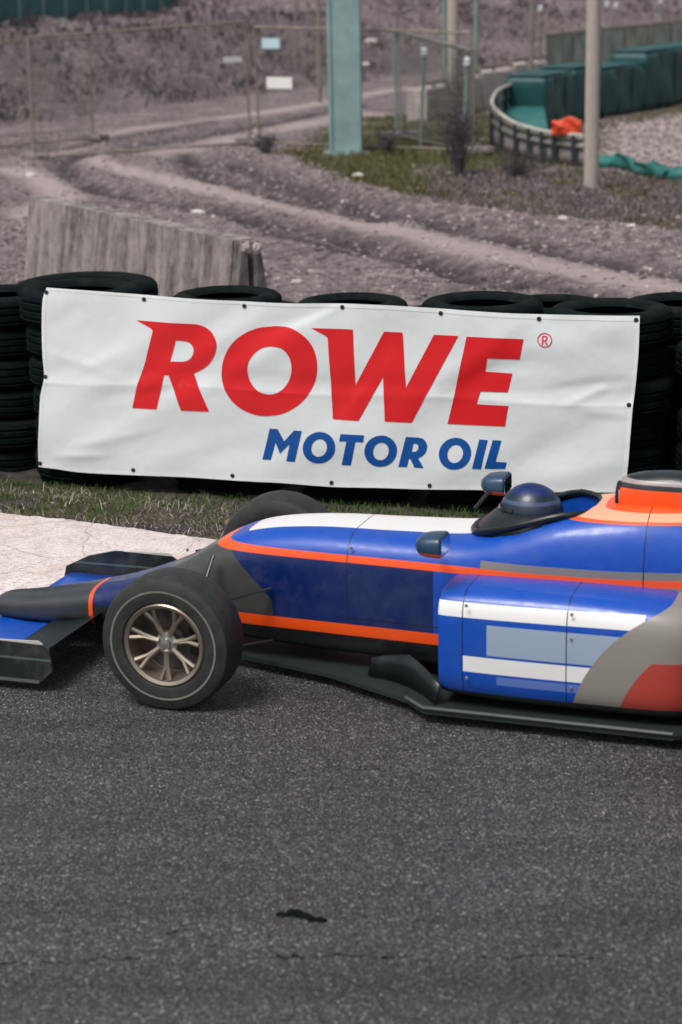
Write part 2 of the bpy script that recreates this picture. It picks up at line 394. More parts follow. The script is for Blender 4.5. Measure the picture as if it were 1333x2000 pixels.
# asphalt sheet, slightly rolling, with real cracks cut as thin dark repairs
def strip(name, corners, mat, z=0.0, nxx=2, nyy=2):
    pass
E0 = EDGE0[:2]; tu = TU[:2]; tv = TV[:2]
na, nb = 160, 60
la = np.linspace(-60, 60, 2)
A_ = [E0+tu*a for a in np.linspace(-60, 60, 121)]
Vr = []; 
for k, off in enumerate(np.concatenate([[0], -np.linspace(.05, 14, 30)])):
    for i, a in enumerate(np.linspace(-60, 60, 481)):
        p = E0+tu*a+tv*(off + (.03*math.sin(a*3.1)+.02*math.sin(a*11) if k == 0 else 0)); Vr.append((p[0], p[1], 0))
I = np.arange(31*481).reshape(31, 481); Q = np.stack([I[1:, :-1], I[1:, 1:], I[:-1, 1:], I[:-1, :-1]], -1).reshape(-1, 4)
tag(npmesh('road', np.array(Vr), Q, M_asph, None, True), kind='structure')
# pale concrete kerb that tapers away behind the car
def m_kerb():
    t = NT('kerb_concrete'); n = t.noise(7, 8, .7); f = t.noise(70, 5, .7)
    c = t.ramp(n, [(.25, (.5, .43, .41)), (.5, (.68, .61, .59)), (.75, (.78, .73, .7))])
    c = t.mix(1, c, t.ramp(f, [(.28, .5), (.5, 1), (.8, 1.1)]), 'MULTIPLY')
    v = t.n('ShaderNodeTexVoronoi', feature='DISTANCE_TO_EDGE'); v.inputs['Scale'].default_value = 1.6
    mp = t.n('ShaderNodeMix', data_type='RGBA'); mp.inputs[0].default_value = .12
    nn = t.n('ShaderNodeTexNoise'); nn.inputs['Scale'].default_value = 5; t.l(t.tc.outputs['Object'], nn.inputs['Vector'])
    t.l(t.tc.outputs['Object'], mp.inputs[6]); t.l(nn.outputs['Color'], mp.inputs[7]); t.l(mp.outputs[2], v.inputs['Vector'])
    crack = t.ramp(v.outputs['Distance'], [(0, .5), (.008, 1)])
    pit = t.ramp(t.noise(16, 9, .75, stretch=(.6, 1.6, 1)), [(.27, .2), (.36, 1)]); c = t.mix(1, c, pit, 'MULTIPLY'); c = t.mix(1, c, t.ramp(t.noise(45, 5, .75, stretch=(.6, 1.6, 1)), [(.36, .45), (.47, 1)]), 'MULTIPLY')
    c = t.mix(1, c, crack, 'MULTIPLY')
    wear = t.ramp(t.noise(2.2, 4, .6, stretch=(.6, 1.5, 1)), [(.5, 0), (.75, .55)]); c = t.mix(wear, c, (.5, .27, .17))
    t.base(c).set(Roughness=.85); t.bump(f, .5, .01); return t.m
kp = [gz(-500, 945), gz(-200, 978), gz(0, 1008), gz(130, 1021), gz(250, 1037), gz(420, 1062), gz(560, 1100), gz(700, 1150)]
Vk = []; nk = 120
ts = np.linspace(0, len(kp)-1, nk)
top = [np.array([np.interp(t, range(len(kp)), [p[c] for p in kp]) for c in range(2)]) for t in ts]
for i, p in enumerate(top):
    a = (p-E0)@tu; o = max((p-E0)@tv, .02)
    e = E0+tu*a
    jag = .035*(vnoise(np.array([i*.9]), np.array([3.3]))[0]-.5)
    for k in range(9):
        s = k/8; q = e+tv*(o*s-(.03 if k == 0 else 0)+(jag if k == 8 else 0)); zt = [.004, .03, .04, .045, .045, .045, .045, .04, .02][k]
        Vk.append((q[0], q[1], zt*min(1, o/.2)))
I = np.arange(nk*9).reshape(nk, 9); Q = np.stack([I[:-1, :-1], I[1:, :-1], I[1:, 1:], I[:-1, 1:]], -1).reshape(-1, 4)
kerb = npmesh('kerb', np.array(Vk), Q[:, ::1], m_kerb(), None, True); tag(kerb, kind='structure')
# ------------------------------------------------------------ stuff builders
def blades(name, pts, h0, h1, wdt, cols, lean=.5, label=None, cat=None):
    n = len(pts); h = rng.uniform(h0, h1, n)*rng.uniform(.6, 1, n); a = rng.uniform(0, 2*math.pi, n); ln = rng.uniform(.1, lean, n)
    wd = wdt*rng.uniform(.6, 1.3, n); fa = rng.uniform(0, math.pi, n)
    s = np.stack([np.cos(fa), np.sin(fa), 0*fa], 1)*wd[:, None]; d = np.stack([np.cos(a), np.sin(a), 0*a], 1)
    b = pts; m = b+d*(h*ln*.35)[:, None]; m[:, 2] += h*.55; tp = b+d*(h*ln)[:, None]; tp[:, 2] += h*(1-.25*ln)
    V = np.stack([b-s, b+s, m-s*.7, m+s*.7, tp], 1).reshape(-1, 3)
    k = np.arange(n)*5; T = np.concatenate([np.stack([k, k+1, k+3], 1), np.stack([k, k+3, k+2], 1), np.stack([k+2, k+3, k+4], 1)])
    c = cols[rng.integers(0, len(cols), n)]*rng.uniform(.65, 1.25, (n, 1)); C5 = np.repeat(c, 5, 0)
    o = npmesh(name, V, T, M_veg, None, False, None, C5); tag(o, label, cat, None, 'stuff'); return o
def scatter(n, x0, x1, y0, y1, fn):
    P = np.column_stack([rng.uniform(x0, x1, n), rng.uniform(y0, y1, n)]); z, r_, l_, g_, s_ = terrain(P)
    keep = rng.random(n) < fn(P, r_, l_, g_, s_); return np.column_stack([P, z])[keep]
def stones(name, pts, r0, r1, cols, label, cat):
    ico = [(0, 0, -1), (.72, -.53, -.45), (-.28, -.85, -.45), (-.89, 0, -.45), (-.28, .85, -.45), (.72, .53, -.45), (.28, -.85, .45), (-.72, -.53, .45), (-.72, .53, .45), (.28, .85, .45), (.89, 0, .45), (0, 0, 1)]
    fc = [(0, 1, 2), (1, 0, 5), (0, 2, 3), (0, 3, 4), (0, 4, 5), (1, 5, 10), (2, 1, 6), (3, 2, 7), (4, 3, 8), (5, 4, 9), (1, 10, 6), (2, 6, 7), (3, 7, 8), (4, 8, 9), (5, 9, 10), (6, 10, 11), (7, 6, 11), (8, 7, 11), (9, 8, 11), (10, 9, 11)]
    # an ico's faces listed so that normals point outwards
    B = np.array(ico); Fi = np.array([(a, c, b) if np.dot(np.cross(B[b]-B[a], B[c]-B[a]), B[a]+B[b]+B[c]) < 0 else (a, b, c) for a, b, c in fc])
    n = len(pts); r = r0+(r1-r0)*rng.random(n)**3
    V = B[None]*rng.uniform(.65, 1.3, (n, 12, 1))*r[:, None, None]*np.stack([rng.uniform(.7, 1.4, n), rng.uniform(.7, 1.4, n), rng.uniform(.45, .8, n)], 1)[:, None, :]
    V = V+pts[:, None, :]; V[:, :, 2] += (r*.15)[:, None]
    T = (Fi[None]+(np.arange(n)*12)[:, None, None]).reshape(-1, 3)
    c = cols[rng.integers(0, len(cols), n)]*rng.uniform(.7, 1.2, (n, 1))
    o = npmesh(name, V.reshape(-1, 3), T, M_stone, None, False, None, np.repeat(c, 12, 0)); tag(o, label, cat, None, 'stuff'); return o
GREEN = np.array([(.035, .055, .012), (.055, .075, .02), (.08, .095, .03), (.045, .05, .022)])
STRAW = np.array([(.3, .25, .2), (.22, .18, .17), (.15, .12, .12), (.4, .35, .3)])
MAUVE = np.array([(.1, .08, .09), (.16, .13, .14), (.07, .06, .07), (.24, .2, .2)])
WOFF = float((WALL0[:2]-E0)@tv)
def offv(P): return (P[:, 0]-E0[0])*tv[0]+(P[:, 1]-E0[1])*tv[1]
kerb_d = lambda P: np.interp((P-E0)@tu, [(p-E0)@tu for p in top], [max((p-E0)@tv, .0) for p in top])
def verge(dens, lo=.0):
    def fn(P, r_, l_, g_, s_):
        o = offv(P); kd = kerb_d(P); ok = (o > kd+.03) & (o < WOFF+.05)
        f = np.clip(fbm(P[:, 0]*4+5, P[:, 1]*4, 3)*5-2.2+1.2*np.clip((o-1.6)/.5, 0, 1), 0, 1)
        return ok*(lo+(1-lo)*f)*dens
    return fn
def straw_fn(P, r_, l_, g_, s_):
    o = offv(P); kd = kerb_d(P); ok = (o > kd+.0) & (o < WOFF-.14); f = np.clip(fbm(P[:, 0]*3+50, P[:, 1]*3, 3)*4-1.5, 0, 1)
    return ok*(.15+.85*f)*np.clip(1.25-(o-kd)/1.5, .2, 1)
blades('grass', scatter(110000, -4, 4, 8.5, 14, verge(1, .03)), .02, .062, .0026, GREEN*np.array([1.35, 1.75, 1.3]), 1.2, 'short green grass on the verge under the tyre wall', 'grass')
blades('dry_grass', scatter(70000, -4, 4, 8.5, 14, straw_fn), .015, .07, .002, STRAW*1.3, 2.2, 'straw coloured dry grass along the verge beside the track', 'dry grass')
blades('grass', scatter(90000, -2.5, 9, 21, 50, lambda P, r_, l_, g_, s_: g_*.9), .05, .14, .008, np.array([(.07, .075, .02), (.1, .1, .035), (.13, .12, .05), (.08, .075, .035), (.18, .15, .09)]), .9, 'green grass patch around the foot of the teal column', 'grass')
blades('dry_scrub', scatter(70000, -2.5, 9, 21, 34, lambda P, r_, l_, g_, s_: s_*.9), .03, .12, .007, MAUVE*1.25, 1.2, 'grey brown dry scrub around the foot of the concrete pole', 'scrub')
blades('dry_scrub', scatter(120000, -16, 20, 36, 80, lambda P, r_, l_, g_, s_: s_*np.clip(fbm(P[:, 0]*.9, P[:, 1]*.5, 3)*3-1, 0.05, 1)), .1, .32, .03, np.array([(.12, .097, .107), (.17, .138, .147), (.08, .068, .072), (.24, .195, .2)]), 1.1, 'mauve grey dry scrub covering the bank behind the yard', 'scrub')
STN = np.array([(.32, .27, .265), (.25, .21, .21), (.4, .35, .34), (.17, .145, .145), (.1, .085, .09)])
def gfn(P, r_, l_, g_, s_):
    o = offv(P); d = seg_dist(P, berm)
    return (o > 2.9)*(1-g_)*(1-.8*l_)*(.3+.7*np.clip(fbm(P[:, 0]*1.5, P[:, 1]*1.5, 3)*2.4-.7, 0, 1)+1.0*np.exp(-(d/.55)**2))
stones('gravel', scatter(60000, -7, 8, 13, 38, gfn), .008, .034, STN, 'loose rubble and gravel strewn over the earth yard', 'gravel')
stones('gravel', scatter(9000, 3, 10, 26, 42, lambda P, r_, l_, g_, s_: soft_poly(P, gravP, .1)*.9), .015, .05, STN*1.1, 'pale gravel bed in front of the dark teal barrier', 'gravel')
def vg(P, r_, l_, g_, s_):
    o = offv(P); kd = kerb_d(P); return (o > kd-.04)*(o < kd+.7)*.5
stones('gravel', scatter(9000, -4, 4, 8.5, 13.5, vg), .004, .016, STN*.8, 'crumbs of grey rubble on the verge behind the kerb', 'gravel')
# ------------------------------------------------------------ tyre wall
def tyre_mb(R=.335, W=.2, hole=.2, n=72):
    hw = W/2; p = []
    p += [(hole, -hw*.62), (hole+.012, -hw*.8), (hole+.05, -hw*.97), (R-.07, -hw), (R-.03, -hw*.9), (R-.008, -hw*.72)]
    gl = []
    for g in (-.45, 0, .45):
        gl += [(R+.0, hw*(g-.12)), (R-.012, hw*(g-.09)), (R-.012, hw*(g+.03)), (R, hw*(g+.06))]
    p += gl
    p += [(R-.008, hw*.72), (R-.03, hw*.9), (R-.07, hw), (hole+.05, hw*.97), (hole+.012, hw*.8), (hole, hw*.62),
          (hole+.02, hw*.55), (R-.06, hw*.8), (R-.035, hw*.5), (R-.035, -hw*.5), (R-.06, -hw*.8), (hole+.02, -hw*.55)]
    mb = MB(); mb.lathe(p, n); return mb
tyA = tyre_mb(.345, .2).build('tyre', M_tyre); autosmooth(tyA, 55)
tyB = tyre_mb(.325, .185, .19).build('tyre', M_tyre); autosmooth(tyB, 55)
tyC = tyre_mb(.365, .215, .22).build('tyre', M_tyre); autosmooth(tyC, 55)
tyD = tyre_mb(.46, .21, .27).build('tyre', M_tyre); autosmooth(tyD, 55)
meshes = {'A': tyA.data, 'B': tyB.data, 'C': tyC.data, 'D': tyD.data}
hts = {'A': .2, 'B': .185, 'C': .215, 'D': .21}
for o in (tyA, tyB, tyC, tyD): bpy.data.objects.remove(o)
def stack(a, off, kinds, label, tilt=(0, 0), shift=.015, base=0.0):
    q = WALL0[:2]+tu*a+tv*off; r = empty('tyre_stack', (q[0], q[1], 0), random.uniform(0, 6)); tag(r, label, 'tyre stack', 'tyre stacks in the wall behind the banner')
    z = base-.182; kinds = 'B'+kinds              # the lowest tyre sits half sunk in the soil
    for i, k in enumerate(kinds):
        o = bpy.data.objects.new('tyre', meshes[k]); COL.objects.link(o); o.parent = r
        last = i == len(kinds)-1
        o.location = (random.uniform(-shift, shift), random.uniform(-shift, shift), z+hts[k]/2); z += hts[k]*.985
        o.rotation_euler = (tilt[0] if last else random.uniform(-.01, .01), tilt[1] if last else random.uniform(-.01, .01), random.uniform(0, 6))
        if last and (tilt[0] or tilt[1]): o.location.z += .01
    return r
stack(-2.36, .62, 'ABABA', 'dark tyre stack at the far left, beyond the banner\'s left edge', base=.04)
stack(-1.675, .345, 'ABBBAC', 'tyre stack with grooved tread showing along the banner\'s left edge', base=-.06)
stack(-.76, .37, 'ABBABB', 'tyre stack behind the banner whose top shows above the R', base=-.045)
stack(.03, .37, 'BABBBB', 'tyre stack behind the banner whose top shows above the O and W', base=-.045)
stack(.79, .37, 'BBABBA', 'tyre stack with a broad smooth top, above the E of the banner', base=-.03, tilt=(.0, 0))
stack(1.52, .37, 'BBBABA', 'tyre stack with its round opening seen above the banner\'s top right corner', base=-.045)
stack(2.24, .40, 'AABBAA', 'tall dark tyre stack at the right edge, past the banner', base=-.045)
stack(-2.03, 1.12, 'CBCBD', 'second row stack at the left end, topped by one extra wide tyre', base=.0)
stack(-.85, 1.08, 'BBBAB', 'second row tyre stack in front of the concrete barrier\'s right end', base=-.045)
stack(.45, 1.04, 'BBBBB', 'low second row tyre stack behind the middle of the wall', base=0)
stack(1.05, 1.04, 'ABBAB', 'second row tyre stack behind the gap beside the banner\'s registered mark', base=.04)
stack(1.83, 1.04, 'BABAA', 'second row tyre stack behind the right hand stacks', base=.06)
# ------------------------------------------------------------ banner
BN = TV.copy(); BP = WALL0 - .03*TV
def cr(pts, n=8, closed=False):
    pts = [np.array(p, float) for p in pts]; out = []; m = len(pts)
    rngk = range(m if closed else m-1)
    for i in rngk:
        p0 = pts[(i-1) % m] if closed or i > 0 else pts[0]; p1 = pts[i]; p2 = pts[(i+1) % m]; p3 = pts[(i+2) % m] if closed or i+2 < m else pts[-1]
        for k in range(n):
            t = k/n; out.append(.5*((2*p1)+(-p0+p2)*t+(2*p0-5*p1+4*p2-p3)*t*t+(-p0+3*p1-3*p2+p3)*t**3))
    if not closed: out.append(pts[-1])
    return out
topL = cr([(91, 562), (180, 568), (280, 576), (380, 584), (477, 589), (570, 593), (669, 593), (770, 597), (861, 603), (960, 610), (1053, 614), (1150, 616), (1250, 617)], 6)
botL = cr([(76, 912), (110, 916), (160, 923), (260, 928), (360, 932), (455, 938), (550, 943), (648, 951), (740, 953), (840, 956), (930, 957), (1028, 960), (1120, 961), (1220, 962)], 6)
lefL = cr([(91, 562), (84, 585), (82, 640), (84, 700), (86, 740), (79, 775), (77, 830), (75, 880), (76, 912)], 6)
rigL = cr([(1250, 617), (1248, 680), (1243, 740), (1237, 790), (1232, 850), (1227, 910), (1220, 962)], 6)
def onl(L, t):
    s = t*(len(L)-1); i = int(min(max(s, 0), len(L)-2)); f = s-i; return L[i]*(1-f)+L[i+1]*f
def coons(u, v):
    a, b, c, d = onl(topL, u), onl(botL, u), onl(lefL, v), onl(rigL, v)
    return (1-v)*a+v*b+(1-u)*c+u*d-((1-u)*(1-v)*topL[0]+u*(1-v)*topL[-1]+(1-u)*v*botL[0]+u*v*botL[-1])
# soft folds: (x0,y0,x1,y1,width,amp)
folds = [(120, 905, 420, 740, 26, .007), (150, 870, 300, 840, 9, .003), (120, 800, 330, 640, 30, .006), (210, 905, 520, 800, 34, -.006), (130, 740, 250, 680, 12, .0035), (180, 780, 380, 752, 14, -.004), (115, 890, 200, 890, 8, .004),
         (260, 770, 480, 640, 22, .007), (300, 700, 470, 600, 26, -.006), (430, 740, 640, 630, 22, .008), (470, 660, 660, 600, 18, -.005), (560, 650, 668, 600, 10, .005), (640, 820, 760, 660, 24, -.005), (675, 815, 730, 740, 7, .004),
         (700, 900, 900, 700, 34, .006), (860, 760, 1010, 640, 24, .008), (900, 740, 1060, 700, 18, -.005), (1000, 700, 1240, 630, 32, .008), (1080, 760, 1220, 745, 11, -.005), (1110, 790, 1190, 755, 9, .005), (1140, 800, 1230, 812, 10, .004),
         (1010, 900, 1200, 820, 30, -.007), (1060, 940, 1220, 900, 22, .006), (850, 930, 1050, 860, 26, .005), (480, 930, 700, 850, 30, .005), (330, 920, 480, 870, 22, -.004), (92, 640, 160, 600, 18, -.004), (100, 690, 230, 735, 10, .003), (1100, 640, 1240, 700, 26, -.004)]
fo = np.array(folds)
def wrinkle(x, y):
    a = fo[:, :2]; b = fo[:, 2:4]; ab = b-a; L = np.linalg.norm(ab, axis=1); d = ab/L[:, None]; v = np.array([x, y])-a
    s = (v*d).sum(1)/L; q = v[:, 0]*d[:, 1]-v[:, 1]*d[:, 0]
    end = np.clip(np.minimum(s+.25, 1.25-s)/.5, 0, 1); end = end*end*(3-2*end)
    h = (fo[:, 5]*np.exp(-(q/fo[:, 4])**2)*end).sum()
    yc = 745+(x-84)*.043 + 3*math.sin(x*.013)               # fold line along the middle
    dd = y-yc; h += .0035*math.exp(-abs(dd)/7) - .0045*math.exp(-((dd+22)/18)**2)
    h += .0022*math.sin(x*.021+y*.03)+.0016*math.sin(x*.011-y*.045+1)
    h += .0012*(vnoise(np.array([x*.09]), np.array([y*.09]))[0]-.5)
    for gx in (90, 281, 477, 669, 861, 1053, 1243):           # pulls at the top eyelets
        r = (x-gx)**2/900.; h -= .006*math.exp(-r)*math.exp(-max(y-(565+.05*(gx-90)), 0)/35)
    h += .02*math.sin((x-90)/192*2*math.pi)*0
    return h
def bsurf(x, y, off=0.0):
    p = vz(x, y, BP, BN); return p - BN*(wrinkle(x, y)+off)
banner = empty('banner', tuple(WALL0-.03*TV)); tag(banner, 'white vinyl banner with red and blue lettering tied to the tyre wall', 'banner')
BM = Matrix.Translation(Vector(WALL0-.03*TV)).inverted()
def bmv(p): return tuple(BM @ Vector(p))
M_vinyl = None
def m_vinyl(name, c, bleed=.0):
    t = NT(name); n = t.noise(3, 5, .6); g = t.noise(40, 4, .6, stretch=(3, 3, .3))
    cc = t.mix(1, c, t.ramp(n, [(.3, .93), (.7, 1.0)]), 'MULTIPLY'); cc = t.mix(1, cc, t.ramp(g, [(.3, .97), (.7, 1.0)]), 'MULTIPLY')
    cc = t.mix(t.ramp(t.noise(6, 8, .75), [(.62, 0), (.85, .22)]), cc, (.42, .39, .33))
    t.base(cc).set(Roughness=.42); t.b.inputs['Specular IOR Level'].default_value = .45
    t.bump(t.noise(300, 2, .5), .08, .002); return t.m
M_vinyl = m_vinyl('white_vinyl', (.75, .795, .805)); M_hem = m_vinyl('white_vinyl_hem', (.82, .85, .855))
M_red = m_vinyl('red_print', (.72, .012, .018)); M_bluep = m_vinyl('blue_print', (.002, .078, .33))
nu, nv = 300, 96; V = []
for j in range(nv+1):
    for i in range(nu+1):
        q = coons(i/nu, j/nv); V.append(bmv(bsurf(q[0], q[1])))
I = np.arange((nu+1)*(nv+1)).reshape(nv+1, nu+1); Q = np.stack([I[1:, :-1], I[1:, 1:], I[:-1, 1:], I[:-1, :-1]], -1).reshape(-1, 4)
sh = npmesh('sheet', np.array(V), Q, M_vinyl, banner, True); md = sh.modifiers.new('thick', 'SOLIDIFY'); md.thickness = .0015; md.offset = -1
# hem strips
def hem(f, n, k=3):
    V = []
    for i in range(n+1):
        for j in range(k+1): q = f(i/n, j/k); V.append(bmv(bsurf(q[0], q[1], .0016)))
    I = np.arange((n+1)*(k+1)).reshape(n+1, k+1); Q = np.stack([I[:-1, :-1], I[:-1, 1:], I[1:, 1:], I[1:, :-1]], -1).reshape(-1, 4); return np.array(V), Q
hv = []; hq = []; b = 0
wv = 13/345; wu = 12/1160
for f, n in ((lambda s, t: coons(s, t*wv), 300), (lambda s, t: coons(s, 1-t*wv), 300), (lambda s, t: coons(t*wu, wv+s*(1-2*wv)), 90), (lambda s, t: coons(1-t*wu, wv+s*(1-2*wv)), 90)):
    v_, q_ = hem(f, n); hv.append(v_); hq.append(q_+b); b += len(v_)
npmesh('hem', np.concatenate(hv), np.concatenate(hq), M_hem, banner, True)
# eyelets
for gx, gy in [(91, 571), (281, 585), (477, 598), (669, 600), (861, 612), (1053, 623), (1243, 625), (79, 905), (261, 918), (455, 929), (648, 943), (840, 948), (1028, 951), (1213, 953), (89, 736), (1229, 791)]:
    c = bsurf(gx, gy, .003); M = Matrix(((TU[0], 0, -TV[0], 0), (TU[1], 0, -TV[1], 0), (0, 1, 0, 0), (0, 0, 0, 1)))
    mb = MB(); prof = [(.0055, -.001), (.0062, .0022), (.009, .0028), (.0125, .0015), (.013, -.001)]
    mb.lathe(prof, 20, M=M, closed=False); o = mb.build('eyelet', simple('eyelet_brass', (.1, .1, .09), .4, .7) if 'eyelet_brass' not in bpy.data.materials else bpy.data.materials['eyelet_brass'], banner, True)
    o.location = bmv(c)
    d = MB(); d.add([(math.cos(k*math.pi/8)*.008*TU[0], math.cos(k*math.pi/8)*.008*TU[1], math.sin(k*math.pi/8)*.008) for k in range(16)], [tuple(range(16))]); oo = d.build('eye_hole', M_dark, o); oo.location = tuple(-TV*.0008)
# lettering
def glyph(name, outline, holes, mat, step=9.0, off=.0024):
    cu = bpy.data.curves.new(name, 'CURVE'); cu.dimensions = '2D'; cu.fill_mode = 'BOTH'
    for L in [outline]+holes:
        sp = cu.splines.new('POLY'); sp.points.add(len(L)-1)
        for q, p in zip(sp.points, L): q.co = (p[0]/100, -p[1]/100, 0, 1)
        sp.use_cyclic_u = True
    ob = bpy.data.objects.new(name, cu); COL.objects.link(ob)
    me = bpy.data.meshes.new_from_object(ob.evaluated_get(bpy.context.evaluated_depsgraph_get())); bpy.data.objects.remove(ob); bpy.data.curves.remove(cu)
    bm = bmesh.new(); bm.from_mesh(me)
    xs_ = [v.co.x for v in bm.verts]; ys_ = [v.co.y for v in bm.verts]; st = step/100
    for ax, lo, hi in ((0, min(xs_), max(xs_)), (1, min(ys_), max(ys_))):
        c = lo+st
        while c < hi:
            co = (c, 0, 0) if ax == 0 else (0, c, 0); no = (1, 0, 0) if ax == 0 else (0, 1, 0)
            bmesh.ops.bisect_plane(bm, geom=bm.verts[:]+bm.edges[:]+bm.faces[:], plane_co=co, plane_no=no, dist=1e-6); c += st
    bmesh.ops.remove_doubles(bm, verts=bm.verts, dist=1e-5)
    for v in bm.verts: v.co = bmv(bsurf(v.co.x*100, -v.co.y*100, off))
    bmesh.ops.recalc_face_normals(bm, faces=bm.faces)
    bm.normal_update()
    fl = [f for f in bm.faces if f.normal.y > 0]; bmesh.ops.reverse_faces(bm, faces=fl)
    for f in bm.faces: f.smooth = True
    bm.to_mesh(me); bm.free(); me.materials.clear(); me.materials.append(mat); me.name = name
    o = bpy.data.objects.new(name, me); COL.objects.link(o); o.parent = banner; return o
A2 = lambda L: [(240+x/3.0295, 600+y/3.0295) for x, y in L]
A3 = lambda L: [(580+x/2.4685, 600+y/2.4685) for x, y in L]
def arc(pts, n=5): return [tuple(p) for p in cr(pts, n)]
Rout = A2([(83, 77), (300, 93)]+arc([(380, 97), (440, 102), (495, 122), (535, 160), (558, 215), (550, 270), (522, 322), (480, 362), (420, 393)])+[(466, 508), (513, 618), (347, 610), (310, 504), (272, 402), (247, 402), (225, 502), (203, 603), (58, 596), (76, 510)]+arc([(93, 445), (112, 390), (133, 330), (150, 260), (178, 150), (178, 136), (170, 124)], 4))
Rin = A2([(314, 197)]+arc([(350, 199), (385, 206), (410, 226), (421, 256), (412, 290), (390, 313), (355, 322)])+[(281, 321)])
Oout = A2(arc([(910, 112), (985, 120), (1050, 150), (1105, 200), (1140, 270), (1152, 350), (1140, 430), (1105, 505), (1050, 570), (960, 625), (860, 644), (780, 636), (700, 600), (640, 545), (602, 475), (586, 400), (597, 310), (640, 225), (710, 162), (800, 124), (910, 112)], 4)[:-1])
Oin = A2(arc([(885, 230), (940, 241), (980, 280), (999, 340), (994, 405), (965, 465), (920, 504), (865, 516), (810, 500), (765, 457), (742, 400), (744, 335), (775, 280), (825, 241), (885, 230)], 4)[:-1])
W_ = A3([(72, 99), (271, 107), (281, 378), (420, 118), (510, 122), (527, 389), (661, 133), (780, 138), (555, 556), (426, 550), (416, 336), (299, 547), (174, 539), (151, 160), (149, 146), (140, 137)])
E_ = A3([(820, 141), (1095, 153), (1075, 252), (920, 246), (908, 311), (1040, 320), (1017, 411), (886, 407), (868, 467), (1022, 475), (1004, 574), (726, 563), (757, 440), (776, 350)])
glyph('letter_r', Rout, [Rin], M_red); glyph('letter_o', Oout, [Oin], M_red); glyph('letter_w', W_, [], M_red); glyph('letter_e', E_, [], M_red)
glyph('letter_m', A2([(870, 718), (917, 721), (956, 793), (1015, 729), (1061, 732), (1021, 913), (971, 909), (990, 808), (932, 865), (905, 800), (878, 902), (828, 899)]), [], M_bluep)
def ell(cx, cy, rx, ry, sk=.1, n=40):
    return [(cx+rx*math.cos(2*math.pi*k/n)-sk*ry*math.sin(2*math.pi*k/n), cy+ry*math.sin(2*math.pi*k/n)+.05*rx*math.cos(2*math.pi*k/n)) for k in range(n)]
for cx, cy in ((109.5, 676), (406, 693), (764.5, 705)): glyph('letter_o', A3(ell(cx, cy, 78, 76)), [A3(ell(cx+1, cy+1, 37.5, 43, .12))], M_bluep)
glyph('letter_t', A3([(214, 610), (328, 616), (322, 650), (285, 648), (261, 762), (217, 760), (242, 646), (207, 644)]), [], M_bluep)
glyph('letter_r', A3([(527, 625)]+arc([(588, 628), (614, 638), (629, 664), (625, 692), (611, 713), (586, 728)], 4)+[(613, 774), (568, 772), (548, 730), (541, 730), (532, 770), (490, 769)]), [A3([(563, 657), (577, 657), (587, 666), (586, 684), (575, 696), (555, 697)])], M_bluep)
glyph('letter_i', A3([(881, 637), (922, 640), (889, 780), (847, 777)]), [], M_bluep)
glyph('letter_l', A3([(946, 640), (988, 642), (960, 744), (1013, 748), (1005, 779), (907, 777)]), [], M_bluep)
M_red2 = m_vinyl('thin_red_print', (.66, .05, .045))
glyph('registered_ring', A3(ell(1197, 158, 36, 35, 0)), [A3(ell(1197, 158, 31, 30, 0))], M_red2)
glyph('letter_r', A3([(1184, 136), (1201, 137)]+arc([(1204, 137.5), (1210, 143), (1211, 151), (1208, 158), (1202, 162)], 3)+[(1212, 181), (1204, 180), (1196, 164), (1190, 164), (1189, 180), (1182, 180)]), [A3([(1191, 142), (1199, 143), (1204, 147), (1203, 155), (1198, 158), (1190, 158)])], M_red2)
# ------------------------------------------------------------ concrete barrier behind the tyres
a = gz(75, 378, .8); b_ = gz(490, 463, .8); d = b_-a; Lb = float(np.linalg.norm(d[:2])); ang = math.atan2(d[1], d[0])
cb = empty('concrete_barrier', (a[0], a[1], zat(a[0], a[1])), ang); tag(cb, 'streaked grey concrete barrier block leaning behind the tyre wall at left', 'barrier')
prof = [(-.2, 0), (-.095, .8), (.095, .8), (.2, 0)]
def prism(prof, x0, x1, n=40, jit=.0):
    V = []; Fc = []; m = len(prof)
    for i in range(n+1):
        x = x0+(x1-x0)*i/n
        for y, z in prof: V.append((x, y+random.uniform(-jit, jit), z+(random.uniform(-jit, jit) if z > .05 else 0)))
    for i in range(n):
        for k in range(m): Fc.append((i*m+k, i*m+(k+1) % m, (i+1)*m+(k+1) % m, (i+1)*m+k))
    Fc.append(tuple(range(m))); Fc.append(tuple(range((n+1)*m-1, n*m-1, -1))); return V, Fc
def subprof(p, k=4):
    out = []
    for i in range(len(p)):
        a, b = np.array(p[i]), np.array(p[(i+1) % len(p)])
        for j in range(k): out.append(tuple(a+(b-a)*j/k))
    return out
V, Fc = prism(subprof(prof), 0, Lb-.12, 80, .004); mesh('body', V, Fc, M_conc, cb, True); autosmooth(cb.children[0], 35)
V, Fc = prism(subprof([(-.19, 0), (-.08, .8), (-.03, .8), (-.03, 0)]), Lb-.12, Lb, 6, .006); mesh('end_rib', V, Fc, M_conc, cb); 
V, Fc = prism(subprof([(.03, 0), (.03, .79), (.08, .79), (.19, 0)]), Lb-.12, Lb, 6, .006); mesh('end_rib', V, Fc, M_conc, cb)
mb = MB(); mb.box(Lb-.1195, Lb-.1, -.028, .028, .02, .77); mb.build('end_slot', M_dark, cb)
for zz_, yy_ in ((.74, -.05), (.73, .05)):
    bm = bmesh.new(); bmesh.ops.create_icosphere(bm, subdivisions=2, radius=1)
    for v in bm.verts:
        c = v.co; f_ = random.uniform(.6, 1.35); v.co = (Lb+.005+c.x*.02*f_, yy_+c.y*.04*f_, zz_+.01+c.z*.045*f_)
    me = bpy.data.meshes.new('chipped_corner'); bm.to_mesh(me); bm.free(); me.materials.append(M_conc2); o = bpy.data.objects.new('chipped_corner', me); COL.objects.link(o); o.parent = cb
